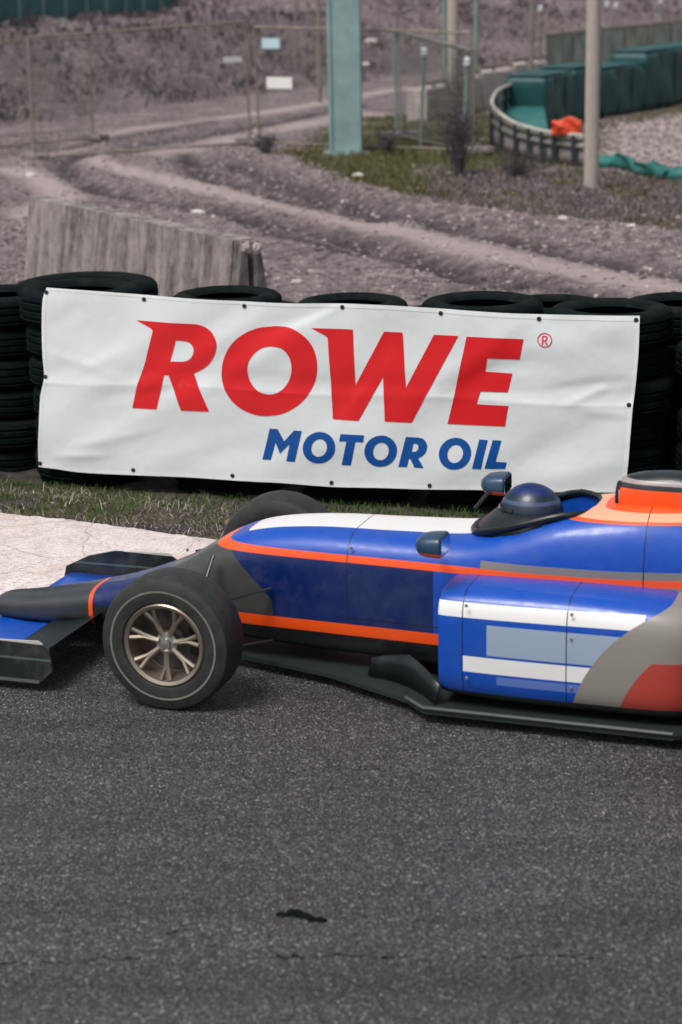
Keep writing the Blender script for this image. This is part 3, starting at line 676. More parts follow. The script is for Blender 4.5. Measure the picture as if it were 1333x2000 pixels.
# ------------------------------------------------------------ steel column, poles
c0 = gz(678, 296); stc = empty('steel_column', (c0[0], c0[1], zat(c0[0], c0[1])-.02), math.radians(-8)); tag(stc, 'broad teal painted steel column standing behind the wire fence', 'column')
mb = MB(); w_ = .235
mb.box(-w_, w_, -.16, .16, .03, 6.2); mb.build('shaft', M_teal, stc, bevel=.015)
mb = MB(); mb.box(-w_-.02, -w_+.03, -.19, -.161, .03, 6.2); mb.box(w_-.03, w_+.02, -.19, -.161, .03, 6.2); mb.build('edge_flange', M_teal, stc)
mb = MB(); mb.box(-.36, .36, -.28, .28, 0, .03); mb.build('base_plate', M_teal, stc)
def pole(name, px, py, r0, r1, h, mat, label, cat='pole', extra=None):
    p = gz(px, py); zb = zat(p[0], p[1]); q = empty(name, (p[0], p[1], zb-.05)); tag(q, label, cat)
    m = MB(); m.tube([(0, 0, 0), (0, 0, h*.5), (0, 0, h)], [r0, (r0+r1)/2, r1], 20); m.build('shaft', mat, q, True); return q
pq = pole('concrete_pole', 1155, 369, .098, .072, 7.0, M_pole, 'pale round concrete pole standing in the scrub at right')
m = MB(); m.tube([(0, 0, .0), (0, 0, .09)], [.125, .115], 20); m.build('footing', M_conc, pq)
pq = pole('utility_pole', 886, 226, .12, .095, 7.0, M_pole, 'distant beige pole behind the bare shrub and fence')
m = MB(); m.tube([(-.16, .02, 0), (-.16, .02, 6.8)], .045, 8); m.build('cable_duct', M_green, pq)
# ------------------------------------------------------------ wire fence panels
def fence_panel(bl, br, tl, tr, label, mat_t, cross=True, z=0.0, wire=.0026):
    A, B = gz(*bl), gz(*br); dd = B-A; L = np.linalg.norm(dd[:2]); n = np.array([dd[1], -dd[0], 0])/L; 
    TL = vz(*tl, A, n); TR = vz(*tr, A, n); q = empty('wire_fence_panel', tuple(A), math.atan2(dd[1], dd[0])); tag(q, label, 'fence', 'wire fence panels across the yard')
    u = dd/L; hl = TL[2]; hr = TR[2]; sl = (TL-A)@u; sr = (TR-A)@u
    P = lambda s, t: ((1-t)*(s*L)+t*(sl+(sr-sl)*s), 0, t*(hl+(hr-hl)*s))
    m = MB(); m.tube([P(0, 0.0), P(0, 1)], .021, 10); m.build('post', mat_t, q, True); m = MB(); m.tube([P(1, 0.0), P(1, 1)], .021, 10); m.build('post', mat_t, q, True)
    for t in (.015, .99): m = MB(); m.tube([P(0, t), P(1, t)], .019, 10); m.build('rail', mat_t, q, True)
    m = MB(); nw = int(L/.055)
    for i in range(1, nw): m.tube([P(i/nw, .015), P(i/nw, .99)], wire, 4, cap=False)
    for j in range(1, 9): m.tube([P(0, j/9), P(1, j/9)], wire*1.2, 4, cap=False)
    m.build('wire_mesh', M_wire, q)
    for s in (0, 1):
        x, y, _ = P(s, 0); m = MB(); m.box(x-.11, x+.11, -.33, .33, .0, .1); m.build('foot_block', M_conc, q, bevel=.02)
    return q, P, L
M_green2 = simple('thin_green_tube', (.1, .15, .135), .6, .2, .3, 6)
f1 = fence_panel((-330, 322), (181, 272), (-360, 92), (175, 73), 'wire fence panel running out of the left edge, farthest left', M_rust)
f2 = fence_panel((68, 312), (489, 282), (55, 71), (479, 39), 'wide wire fence panel on the left carrying one small white plate', M_rust)
f3 = fence_panel((507, 281), (918, 296), (496, 50), (921, 62), 'wire fence panel in front of the teal column with two plates', M_rust)
f4 = fence_panel((785, 268), (925, 300), (776, 57), (926, 96), 'short slanting wire fence panel right of the teal column', M_galv)
# cranked arm on the slanting panel
q4, P4, L4 = f4
m = MB(); x, y, z = P4(0, 1); m.tube([(x, 0, z-.02), (x+.03, 0, z+.26), (x+.75, .05, z+.36)], .026, 8); m.build('cranked_arm', M_galv, q4)
m = MB(); x1, y1, z1 = P4(1, 1); m.tube([(x, -.04, z-.03), (x1, -.04, z1-.02)], .034, 8); m.build('top_pipe', M_galv, q4)
def sign(pnl, x0, x1, y0, y1, mat, label):
    q = pnl[0]; A = np.array(q.location); n = np.array([math.sin(q.rotation_euler.z), -math.cos(q.rotation_euler.z), 0]); u = np.array([math.cos(q.rotation_euler.z), math.sin(q.rotation_euler.z), 0])
    a_ = vz(x0, y1, A+n*.03, n); b_ = vz(x1, y0, A+n*.03, n); c = (a_+b_)/2; wd = abs((b_-a_)@u)/2; ht = abs(b_[2]-a_[2])/2
    e = empty('sign', tuple(c), q.rotation_euler.z+random.uniform(-.05, .05)); tag(e, label, 'sign')
    m = MB(); m.box(-wd, wd, -.002, .002, -ht, ht); m.build('plate', mat, e, bevel=.004)
    for s in (-1, 1): m = MB(); m.tube([(s*(wd-.02), -.004, ht-.02), (s*(wd-.02), .03, ht-.02)], .004, 6); m.build('tie', M_dark, e)
sign(f2, 437, 473, 110, 123, M_signw, 'narrow white plate hung on the fence left of the gate posts')
sign(f3, 512, 546, 75, 95, M_signb, 'small pale blue plate high on the fence beside the teal column')
sign(f3, 521, 571, 151, 173, M_signw, 'larger white plate low on the fence beside the teal column')
M_insul = simple('insulator_ceramic', (.5, .55, .55), .4)
# slim posts with white insulators
def slim(px, py, tx, ty, label, cap=False, r=.028, mat=None):
    A = gz(px, py); n = np.array([0, 1., 0]); T = vz(tx, ty, A, n); e = empty('fence_post', (A[0], A[1], zat(A[0], A[1])-.03)); tag(e, label, 'post', 'slim posts beyond the fence')
    top_ = (T[0]-A[0], 0, T[2]-e.location.z)
    m = MB(); m.tube([(0, 0, 0), top_], r, 8); m.build('shaft', mat or M_green, e, True)
    if cap:
        m = MB(); m.lathe([(.001, -.07), (.05, -.05), (.062, -.01), (.05, .02), (.062, .04), (.04, .08), (.001, .09)], 16, closed=False); o = m.build('insulator', M_insul, e, True); o.location = (top_[0], -.03, top_[2])
    return e
slim(776, 262, 770, 60, 'slim green post under the cranked arm')
slim(822, 288, 829, 103, 'slim post topped by a white insulator, left of the beige pole', True)
slim(905, 300, 913, 122, 'slim post topped by a white insulator, right of the beige pole', True)
slim(927, 208, 933, -60, 'tall slim green post at the left end of the pale block wall', r=.05)
slim(1036, 205, 1041, -60, 'tall slim greyish post rising behind the crash barrier end', r=.05, mat=M_rust)
slim(1050, 190, 1056, 18, 'slim post with a white insulator high up behind the blocks', True, .025, M_rust)
slim(1184, 160, 1186, 10, 'post with white insulator just right of the concrete pole top', True, .02, M_rust)
slim(1205, 160, 1204, 12, 'second insulator post right of the concrete pole top', True, .02, M_rust)
slim(1292, 150, 1291, 3, 'post with white insulator near the top right corner', True, .03)
slim(625, 200, 621, -50, 'faint brown post just left of the teal column', r=.05, mat=M_rust)
slim(578, 160, 578, -50, 'thin brown post farther left of the teal column', r=.04, mat=M_rust)
# far green mesh fence on the hill
A = hit(-60, 56)[:2]; B = hit(345, 8)[:2]; B = A+(B-A)*1.0; A = A-(B-A)*.6; nseg = 16; pts = [A+(B-A)*i/nseg for i in range(nseg+1)]
gf = empty('green_mesh_fence', (A[0], A[1], 0)); tag(gf, 'dark green mesh fence along the top of the bank at upper left', 'fence')
V = []; Fc = []
for i, p in enumerate(pts):
    z_ = zat(p[0], p[1]); V += [(p[0]-A[0], p[1]-A[1], z_+.02), (p[0]-A[0], p[1]-A[1], z_+2.0)]
for i in range(nseg): Fc.append((2*i, 2*i+2, 2*i+3, 2*i+1))
o = mesh('windbreak_net', V, Fc, simple('green_net', (.05, .17, .165), .7, 0, .4, 1.2), gf); md = o.modifiers.new('t', 'SOLIDIFY'); md.thickness = .02
for i, p in enumerate(pts):
    z_ = zat(p[0], p[1]); m = MB(); m.tube([(p[0]-A[0], p[1]-A[1]-.06, z_-.05), (p[0]-A[0], p[1]-A[1]-.06, z_+2.1)], .05, 8); m.build('post', M_teal, gf, True)
for hgt in (.6, 1.2, 1.95):
    m = MB(); m.tube([(p[0]-A[0], p[1]-A[1]-.05, zat(p[0], p[1])+hgt) for p in pts], .025, 6); m.build('rail', M_teal, gf, True)
# ------------------------------------------------------------ pale concrete block wall, far
blk = [(822, 236, 815, 178), (872, 226, 868, 160), (932, 214, 928, 146), (995, 205, 992, 128), (1062, 196, 1060, 114)]
for i in range(len(blk)-1):
    p, q = blk[i], blk[i+1]; A, B = gz(p[0], p[1]), gz(q[0], q[1]); dd = B-A; L = float(np.linalg.norm(dd)); n = np.array([dd[1], -dd[0], 0])/L
    h = (vz(p[2], p[3], A, n)[2]+vz(q[2], q[3], A, n)[2])/2
    e = empty('concrete_block', (A[0], A[1], -.02), math.atan2(dd[1], dd[0]))
    tag(e, ['pale concrete block at the near left end of the far wall', 'second pale concrete block, behind the beige pole', 'third pale concrete block, right of the beige pole', 'last pale concrete block before the teal crash padding'][i], 'block', 'pale concrete blocks of the far wall')
    m = MB(); m.box(.03, L-.03, -.12, .3, 0, h); m.build('body', M_conc2, e, bevel=.025)
    m = MB(); m.tube([(0, -.05, h+.1), (L, -.05, h+.1)], .035, 8); m.build('top_rail', M_rust, e, True)
    m = MB(); m.box(L*.5-.03, L*.5+.03, -.02, .04, h, h+.1); m.build('rail_bracket', M_rust, e)
# low green netting fence continuing right behind the padding
A = gz(1064, 192); B = gz(1500, 120); A[2] = B[2] = 0
nf = empty('netting_fence', tuple(A)); tag(nf, 'faded green netting fence rising behind the teal crash padding', 'fence')
V = []; Fc = []; N_ = 10
for i in range(N_+1):
    p = (B-A)*i/N_; z_ = zat(A[0]+p[0], A[1]+p[1]); V += [(p[0], p[1], z_), (p[0], p[1], z_+1.35)]
    m = MB(); m.tube([(p[0], p[1]-.05, z_), (p[0], p[1]-.05, z_+1.42)], .035, 8); m.build('post', M_rust, nf, True)
for i in range(N_): Fc.append((2*i, 2*i+2, 2*i+3, 2*i+1))
o = mesh('netting', V, Fc, simple('faded_green_net', (.33, .38, .32), .8, 0, .5, 2), nf); md = o.modifiers.new('t', 'SOLIDIFY'); md.thickness = .02
m = MB(); m.tube([(V[2*i][0], V[2*i][1], V[2*i+1][2]) for i in range(N_+1)], .03, 8); m.build('top_rail', M_rust, nf, True)
# ------------------------------------------------------------ teal covered crash padding
pads = [(1066, 254, 1124, 240), (1124, 240, 1180, 230), (1180, 230, 1262, 216), (1262, 216, 1345, 200), (1345, 200, 1440, 184)]
hp = [.92, .97, .9, 1.12, 1.12]
lb = ['first dark teal crash pad beside the curved guardrail end', 'second dark teal crash pad, left of the concrete pole', 'third dark teal crash pad, right of the concrete pole', 'tall dark teal crash pad at the right edge', 'last dark teal crash pad, cut by the right edge']
def cushion(name, L, D, Hh, mat, parent, sag=.03, n=10, wob=.02):
    bm = bmesh.new(); bmesh.ops.create_cube(bm, size=1)
    bmesh.ops.subdivide_edges(bm, edges=bm.edges[:], cuts=n, use_grid_fill=True)
    for v in bm.verts:
        x, y, z = v.co; r = .12
        bul = 1-.08*((abs(x)*2)**6+(abs(z)*2)**6)*.5
        yy = y*bul; zz_ = z*(1-.04*(abs(x)*2)**6-.03*(abs(y)*2)**6)
        v.co = ((x*(1-.03*(abs(z)*2)**8)+.5)*L, yy*D+wob*math.sin(x*9+z*5), (zz_+.5)*Hh+(z > .3)*sag*math.sin(x*7+1)*.6)
    me = bpy.data.meshes.new(name); bm.to_mesh(me); bm.free(); me.polygons.foreach_set('use_smooth', [True]*len(me.polygons)); me.materials.append(mat)
    o = bpy.data.objects.new(name, me); COL.objects.link(o); o.parent = parent; return o
for (x0, y0, x1, y1), h, l in zip(pads, hp, lb):
    A, B = gz(x0, y0), gz(x1, y1); dd = B-A; L = float(np.linalg.norm(dd)); e = empty('crash_pad', (A[0], A[1], 0), math.atan2(dd[1], dd[0])); tag(e, l, 'crash pad', 'dark teal crash pads in a row')
    c = cushion('cover', L*.985, .8, h, M_pad, e); c.location.y = .4
    m = MB(); m.box(.04, L-.04, .02, .78, h*.985, h+.03); m.build('top_flap', M_pad, e, bevel=.05)
    for s in (.33, .66): m = MB(); m.box(L*s-.02, L*s+.02, -.012, .012, .05, h*.95); m.build('strap', M_gpost, e)
# curved guardrail end
gr = cr([(1012, 160, 244), (978, 174, 264), (963, 192, 280), (966, 212, 291), (1000, 238, 304), (1035, 250, 311), (1068, 258, 316), (1100, 262, 320), (1140, 266, 325)], 4)
gp = [gz(g[0], g[2], 0) for g in gr]; gh = [vz(g[0], g[1], p, np.array([0, 1., 0]))[2] for g, p in zip(gr, gp)]
ge = empty('guardrail', (gp[0][0], gp[0][1], 0)); tag(ge, 'pale edged curved guardrail end with dark posts', 'guardrail')
G0 = np.array([gp[0][0], gp[0][1], 0]); V = []; Fc = []; pf = [(0, .42), (.03, .46), (.03, .52), (0, .56), (0, .62), (.03, .66), (.03, .72), (0, .76)]
for i, p in enumerate(gp):
    t = (gp[min(i+1, len(gp)-1)]-gp[max(i-1, 0)])[:2]; t = t/np.linalg.norm(t); n = np.array([t[1], -t[0]])
    for o_, z_ in pf: V.append((p[0]-G0[0]+n[0]*o_, p[1]-G0[1]+n[1]*o_, z_/.76*gh[i]))
m_ = len(pf)
for i in range(len(gp)-1):
    for k in range(m_-1): Fc.append((i*m_+k, (i+1)*m_+k, (i+1)*m_+k+1, i*m_+k+1))
o = mesh('rail', V, Fc, M_galv, ge, True); md = o.modifiers.new('t', 'SOLIDIFY'); md.thickness = .006
m = MB(); m.tube([(p[0]-G0[0], p[1]-G0[1], h_) for p, h_ in zip(gp, gh)], .035, 8); m.build('rail_cap', simple('pale_rail_cap', (.45, .43, .38), .6), ge, True)
V = []; Fc = []
for p, h_ in list(zip(gp, gh))[8:]: V += [(p[0]-G0[0]+.01, p[1]-G0[1]+.02, -.02), (p[0]-G0[0]+.01, p[1]-G0[1]+.02, .57*h_)]
for i in range(len(gp[8:])-1): Fc.append((2*i, 2*i+2, 2*i+3, 2*i+1))
o = mesh('lower_panel', V, Fc, M_guard, ge, True); md = o.modifiers.new('t', 'SOLIDIFY'); md.thickness = .02
for i in (3, 7, 11, 14, 17, 20, 23, 26, 30):
    p = gp[i]; m = MB(); m.box(p[0]-G0[0]-.05, p[0]-G0[0]+.05, p[1]-G0[1]-.07, p[1]-G0[1]-.015, -.03, gh[i]); m.build('post', M_gpost, ge)
# teal mat inside the guardrail
im = [(985, 188), (1060, 176), (1072, 248), (1035, 244), (1004, 232), (984, 212)]
ip = [gz(x, y, .4) for x, y in im]; e = empty('crash_mat', (ip[0][0], ip[0][1], 0)); tag(e, 'lighter teal crash mat enclosed by the curved guardrail', 'crash mat')
V = [(p[0]-ip[0][0], p[1]-ip[0][1], z_) for z_ in (.02, .4) for p in ip]; n_ = len(ip)
Fc = [tuple(range(n_, 2*n_)), tuple(range(n_-1, -1, -1))]+[(k, (k+1) % n_, n_+(k+1) % n_, n_+k) for k in range(n_)]
o = mesh('foam_block', V, Fc, M_padl, e); md = o.modifiers.new('b', 'BEVEL'); md.width = .06; md.segments = 3
m = MB(); 
for a1, b1 in zip(ip[:1], ip[1:2]): m.tube([(a1[0]-ip[0][0], a1[1]-ip[0][1]+.1, .5), (b1[0]-ip[0][0], b1[1]-ip[0][1]+.1, .5)], .09, 10)
m.build('edge_roll', M_pad, e, True)
# orange bag on the guardrail
p = vz(1108, 263, gp[28], np.array([0, 1., 0])); e = empty('orange_bag', (p[0], p[1], p[2]), -.25); tag(e, 'slumped orange bag lying on the guardrail beside the concrete pole', 'bag')
o = cushion('bag', .42, .26, .23, M_orange, e, .05, 10, .02); o.location.x = -.21
m = MB(); m.tube([(-.17, -.14, .06), (-.1, -.17, .14), (.02, -.17, .12), (.08, -.14, .05)], .012, 6); m.build('carry_strap', M_orange, e, True)
# teal tarpaulin roll on the ground at right
tp = [gz(x, y, 0) for x, y in cr([(1150, 322), (1172, 325), (1205, 328), (1235, 336), (1268, 345), (1300, 350), (1340, 352), (1400, 352)], 4)]
e = empty('tarpaulin', (tp[0][0], tp[0][1], 0)); tag(e, 'crumpled teal tarpaulin strip lying along the ground at right', 'tarpaulin')
V = []; Fc = []; K = 10
for i, p in enumerate(tp):
    hh = .17+.035*math.sin(i*.8)+.02*math.sin(i*2.3)
    for k in range(K+1):
        s = k/K; V.append((p[0]-tp[0][0]+.03*math.sin(i*1.3+k), p[1]-tp[0][1]+s*.34+.02*math.sin(i*.9+k*.7), max(hh*math.sin(math.pi*min(1, s*1.05))**.55, 0)+.012*math.sin(k*2+i)))
for i in range(len(tp)-1):
    for k in range(K): a = i*(K+1)+k; Fc.append((a, a+K+1, a+K+2, a+1))
o = mesh('sheet', V, Fc, M_padl, e, True); md = o.modifiers.new('t', 'SOLIDIFY'); md.thickness = .01
# distant dark box at the top right corner
p = gz(1330, 45); e = empty('marshal_hut', (p[0]+.3, p[1], zat(p[0], p[1])-.05), 0); tag(e, 'dark green hut far off in the top right corner', 'hut')
m = MB(); m.box(-.6, .8, 0, 1.2, 0, 2.2); m.build('wall', M_pad, e, bevel=.03); m = MB(); m.box(-.7, .9, -.1, 1.3, 2.2, 2.28); m.build('roof', M_gpost, e); m = MB(); m.box(-.35, .1, -.02, -.003, .9, 1.5); m.build('window', M_dark, e)
# ------------------------------------------------------------ bare shrub(s)
def shrub(px, py, hgt, wid, n, label, tw=.006):
    p = gz(px, py); e = empty('shrub', (p[0], p[1], zat(p[0], p[1])-.02)); tag(e, label, 'shrub')
    R_ = random.Random(int(px*7+py)); m = MB(); tips = []
    for i in range(n):
        a = R_.uniform(0, 2*math.pi); sp = R_.uniform(.05, 1)*wid; h = hgt*R_.uniform(.5, 1); x, y = math.cos(a)*sp, math.sin(a)*sp*.8
        b = (R_.uniform(-.05, .05), R_.uniform(-.05, .05), 0); mid = (x*.45+R_.uniform(-.05, .05), y*.45, h*.55); t = (x, y, h)
        m.tube([b, mid, t], [tw*1.4, tw, tw*.35], 4, cap=False)
        for j in range(5):
            s = R_.uniform(.35, .95); q = [mid[c]*(1-s)+t[c]*s for c in range(3)] if s > .5 else [b[c]*(1-s*1.6)+mid[c]*s*1.6 for c in range(3)]
            r = (q[0]+R_.uniform(-.16, .16), q[1]+R_.uniform(-.16, .16), q[2]+R_.uniform(.04, .22)); m.tube([q, r], [tw*.6, tw*.25], 3, cap=False); tips.append(r)
    m.build('twigs', simple('grey_twigs', (.09, .08, .095), .9) if 'grey_twigs' not in bpy.data.materials else bpy.data.materials['grey_twigs'], e)
    n_ = len(tips); P = np.array(tips)
    P = np.repeat(P, 5, 0)+rng.normal(0, .06, (n_*5, 3)); P[:, 2] = np.abs(P[:, 2]); k = len(P); d1 = rng.normal(0, .018, (k, 3)); d2 = rng.normal(0, .018, (k, 3))
    V = np.stack([P, P+d1, P+d2], 1).reshape(-1, 3); T = np.arange(3*k).reshape(-1, 3); c = MAUVE[rng.integers(0, 3, k)]*.8
    npmesh('dry_leaves', V, T, M_veg, e, False, None, np.repeat(c, 3, 0)); return e
shrub(897, 342, .95, .3, 55, 'bare dark twiggy shrub in front of the beige pole')
shrub(895, 235, 1.3, .35, 30, 'thin bare bush with pale twigs at the foot of the beige pole', .008)
shrub(520, 300, .18, .16, 18, 'small dark tuft on the rubble left of the grass patch')
shrub(1012, 345, .22, .3, 26, 'low dry bush below the guardrail posts')
shrub(470, 575, .2, .12, 14, 'few dry stems beside the end of the concrete barrier', .002)
shrub(760, 300, .25, .14, 20, 'dark weed at the foot of the fence right of the teal column')
# rocks
def rock(px, py, r, label, col=(.6, .55, .52)):
    p = gz(px, py); bm = bmesh.new(); bmesh.ops.create_icosphere(bm, subdivisions=3, radius=r)
    sd_ = px*.37
    for v in bm.verts:
        c = v.co; f = 1+.35*(vnoise(np.array([c.x/r*1.3+sd_]), np.array([c.y/r*1.3+c.z/r]))[0]-.5); v.co = (c.x*f*1.25, c.y*f, c.z*f*.62)
    me = bpy.data.meshes.new('rock'); bm.to_mesh(me); bm.free(); me.materials.append(simple('rock_face', col, .9, 0, .35, 14, .5))
    o = bpy.data.objects.new('rock', me); COL.objects.link(o); o.location = (p[0], p[1], zat(p[0], p[1])+r*.2); tag(o, label, 'rock', 'loose rocks in the yard'); return o
rock(387, 412, .075, 'white rock lying on the dirt above the barrier', (.75, .7, .66))
rock(725, 136, .16, 'pale rock right of the teal column, upper of two', (.55, .47, .45)); rock(712, 147, .13, 'pale rock right of the teal column, lower of two', (.6, .52, .5))
rock(580, 552, .05, 'stone showing in the gap above the banner middle', (.45, .4, .38)); rock(700, 350, .07, 'pale stone on the rubble ridge below the teal column'); rock(1100, 437, .05, 'broad pale stone on the ridge left of the concrete pole foot'); rock(1235, 450, .055, 'broad pale stone on the ridge below the concrete pole')
rock(60, 345, .08, 'pale stone at the left edge above the concrete barrier')
# ------------------------------------------------------------ marks on the asphalt
def flat_piece(name, L, mat, label, cat, z=.004, bump=.0):
    pts = [gz(x, y, z) for x, y in L]; c = sum(pts)/len(pts); bm = bmesh.new(); vs = [bm.verts.new(tuple(p-c)) for p in pts]; bm.faces.new(vs)
    bmesh.ops.triangulate(bm, faces=bm.faces[:]); bmesh.ops.subdivide_edges(bm, edges=bm.edges[:], cuts=2, use_grid_fill=False)
    for v in bm.verts: v.co.z += bump*random.random()
    me = bpy.data.meshes.new(name); bm.normal_update(); bm.to_mesh(me); bm.free(); me.materials.append(mat); o = bpy.data.objects.new(name, me); COL.objects.link(o); o.location = tuple(c)
    md = o.modifiers.new('t', 'SOLIDIFY'); md.thickness = .003; md.offset = 0; tag(o, label, cat); return o
M_rub = simple('black_rubber', (.003, .006, .007), .9, spec=.1)
flat_piece('rubber_scrap', [(537, 1788), (548, 1783), (558, 1784), (572, 1776), (584, 1777), (592, 1782), (604, 1786), (612, 1792), (628, 1793), (642, 1798), (630, 1801), (618, 1798), (604, 1799), (596, 1793), (584, 1790), (570, 1787), (556, 1789)], M_rub, 'curled black scrap of rubber lying on the asphalt', 'rubber scrap', .006, .004)
def crack(pts, wd, mat):
    P = [gz(x, y, .0015) for x, y in pts]; out = []
    for i in range(len(P)-1):
        n = max(2, int(np.linalg.norm(P[i+1]-P[i])/.006))
        for k in range(n): out.append(P[i]+(P[i+1]-P[i])*k/n)
    mb = MB(); b = None; V = []; Fc = []; ph = random.uniform(0, 99)
    for i, p in enumerate(out):
        q = vnoise(np.array([i*.23+ph]), np.array([1.5]))[0]; q2 = vnoise(np.array([i*.45+ph]), np.array([7.5]))[0]; ww = max(.0, wd*(q2*2-.55)); y = p[1]+(q-.5)*.035
        V += [(p[0], y-ww, p[2]), (p[0], y+ww, p[2])]
        if i: Fc.append((2*i-2, 2*i, 2*i+1, 2*i-1))
    return V, Fc
V = []; Fc = []
for pts, wd in (([(540, 1871), (640, 1866), (720, 1866), (800, 1868)], .009), ([(0, 1880), (120, 1878), (200, 1872), (280, 1872)], .006), ([(930, 1872), (1000, 1868), (1050, 1864), (1190, 1874)], .0065), ([(325, 1822), (350, 1818), (368, 1811)], .005), ([(600, 1500), (760, 1504)], .003), ([(480, 1392), (560, 1398)], .002)):
    v_, f_ = crack(pts, wd, None); b = len(V); V += v_; Fc += [tuple(i+b for i in f) for f in f_]
tag(mesh('road_cracks', V, Fc, simple('open_crack', (.006, .009, .011), .95, spec=.05)), kind='structure')
# ------------------------------------------------------------ racing car (front points left, away from the camera)
CA = math.radians(19); CU = np.array([math.cos(CA), -math.sin(CA), 0]); CV = np.array([math.sin(CA), math.cos(CA), 0])
CO = np.array([-.73, 7.86, 0])+.75*CV
car = empty('racing_car', tuple(CO), -CA); tag(car, 'blue, orange and white open wheel racing car passing on the asphalt, front to the left', 'racing car')
def loft(secs, n=40, sub=6, caps=True):
    """secs: (x, yc, halfwidth, zbottom, ztop, exponent)"""
    S = np.array(cr(secs, sub)); V = []; Fc = []
    for x, yc, w_, zb, zt, e in S:
        cz, hz = (zb+zt)/2, (zt-zb)/2
        for k in range(n):
            th = 2*math.pi*k/n; c, s = math.cos(th), math.sin(th)
            V.append((x, yc+w_*math.copysign(abs(c)**(2/e), c), cz+hz*math.copysign(abs(s)**(2/e), s)))
    for i in range(len(S)-1):
        for k in range(n): Fc.append((i*n+k, (i+1)*n+k, (i+1)*n+(k+1) % n, i*n+(k+1) % n))
    if caps: Fc.append(tuple(range(n))); Fc.append(tuple(range(len(S)*n-1, (len(S)-1)*n-1, -1)))
    return V, Fc
GREYP = (.2, .19, .175)
P_body = m_paint('body_paint', BLUE, [
    (NAVY, [('p', 0, 0, -1, -.545), ('p', -1, 0, 0, -1.0)]),                       # blue flank ahead of the sidepod, its shade painted in as navy
    ((.05, .053, .05), [('p', 1, 0, -.9, -.62), ('p', -1, 0, 0, .0), ('p', 0, 0, -1, -.545)]),
    ((.05, .053, .05), [('p', -1, 0, 0, -.28), ('p', 1.2, 0, -1, -.55), ('p', -1, 0, -1.0, -.62), ('p', 0, 0, 1, .275), ('p', 0, 0, -1, -.545)]),
    (GREYP, [('p', .16, 0, 1, .74), ('p', 1, 0, 0, 1.2), ('p', 0, 0, -1, -.6)]),
    (ORANGE, [('p', 0, 0, 1, .538), ('p', 0, 0, -1, -.568), ('p', 1, 0, 0, -.3)]),
    (ORANGE, [('p', 0, 0, 1, .222), ('p', 0, 0, -1, -.272), ('p', 1, 0, 0, -.05)]),
    (CARBON, [('p', 0, 0, -1, -.222)]),
    (WHITE, [('p', 0, 0, 1, .6), ('p', 0, 1, 0, -.1), ('p', -1, 0, 0, -1.12), ('p', 1, 0, 0, .1)]),
    (ORANGE, [('p', 0, 0, 1, .775), ('p', 1, 0, 0, 1.4)]),
    ((.85, .4, .25), [('p', 0, 0, 1, .785), ('p', 0, 0, -1, -.81), ('p', 1, 0, 0, 1.4)]),
    ((.03, .035, .04), [('p', -1, 0, 0, .62)]),
    (ORANGE, [('p', -1, 0, 0, .605), ('p', 1, 0, 0, -.625)]),
], seams=[('X', -.14, .1, .8), ('X', .62, .3, .8), ('Z', .3, .62, 1.08), ('X', 1.86, .1, .9)])
tub = [(-1.16, 0, .05, .1, .16, 2.4), (-1.1, 0, .085, .09, .195, 2.6), (-.95, 0, .115, .09, .215, 2.8), (-.7, 0, .14, .1, .265, 3), (-.45, 0, .16, .12, .33, 3.2), (-.2, 0, .185, .13, .43, 3.4), (0, 0, .21, .13, .55, 3.6), (.18, 0, .228, .12, .615, 3.8), (.45, 0, .245, .11, .645, 4),
       (.8, 0, .265, .1, .65, 4.2), (1.1, 0, .285, .09, .66, 4.4), (1.3, 0, .3, .09, .71, 4.4), (1.5, 0, .3, .09, .78, 4.2), (1.75, 0, .29, .1, .82, 3.6), (2.0, 0, .25, .12, .82, 3), (2.3, 0, .19, .14, .75, 2.8), (2.7, 0, .13, .18, .62, 2.6), (3.05, 0, .08, .24, .46, 2.4)]
V, Fc = loft(tub, 56, 7); body = mesh('body', V, Fc, P_body, car, True)
cut = MB(); n = 28; ring = [(1.37+.26*math.copysign(abs(math.cos(2*math.pi*k/n))**.7, math.cos(2*math.pi*k/n)), .21*math.copysign(abs(math.sin(2*math.pi*k/n))**.8, math.sin(2*math.pi*k/n))) for k in range(n)]
cut.add([(x, y, .25) for x, y in ring]+[(x, y, 1.2) for x, y in ring], [tuple(range(n-1, -1, -1)), tuple(range(n, 2*n))]+[(k, (k+1) % n, n+(k+1) % n, n+k) for k in range(n)])
co = cut.build('cutter', M_dark, None); co.matrix_world = Matrix.Translation(Vector(CO)) @ Matrix.Rotation(-CA, 4, 'Z')
bpy.context.view_layer.update()
md = body.modifiers.new('cockpit', 'BOOLEAN'); md.object = co; md.operation = 'DIFFERENCE'; md.solver = 'EXACT'
me = bpy.data.meshes.new_from_object(body.evaluated_get(bpy.context.evaluated_depsgraph_get())); body.modifiers.clear(); body.data = me; me.name = 'body'
bpy.data.objects.remove(co)
bm = bmesh.new(); bm.from_mesh(me)
for f in bm.faces: f.smooth = True
for e_ in bm.edges:
    if len(e_.link_faces) == 2 and e_.calc_face_angle(0) > math.radians(45): e_.smooth = False
bm.to_mesh(me); bm.free()
# cockpit rim and screen
m = MB(); m.tube([(x, y, .672+.115*min(1, max(0, (x-1.12)/.38))) for x, y in ring+ring[:1]], .014, 8, cap=False); m.build('cockpit_rim', M_black, car, True)
V = []; Fc = []
for i in range(17):
    a_ = math.pi*(.5+i/16); x = 1.38+.28*math.cos(a_); y = .225*math.sin(a_)
    for k in range(4): V.append((x+.035*k, y*(1-.03*k), .668+.03*k+.02*max(0, (x-1.1))/.2))
for i in range(16):
    for k in range(3): a = i*4+k; Fc.append((a, a+4, a+5, a+1))
o = mesh('wind_deflector', V, Fc, M_black, car, True); md = o.modifiers.new('t', 'SOLIDIFY'); md.thickness = .004
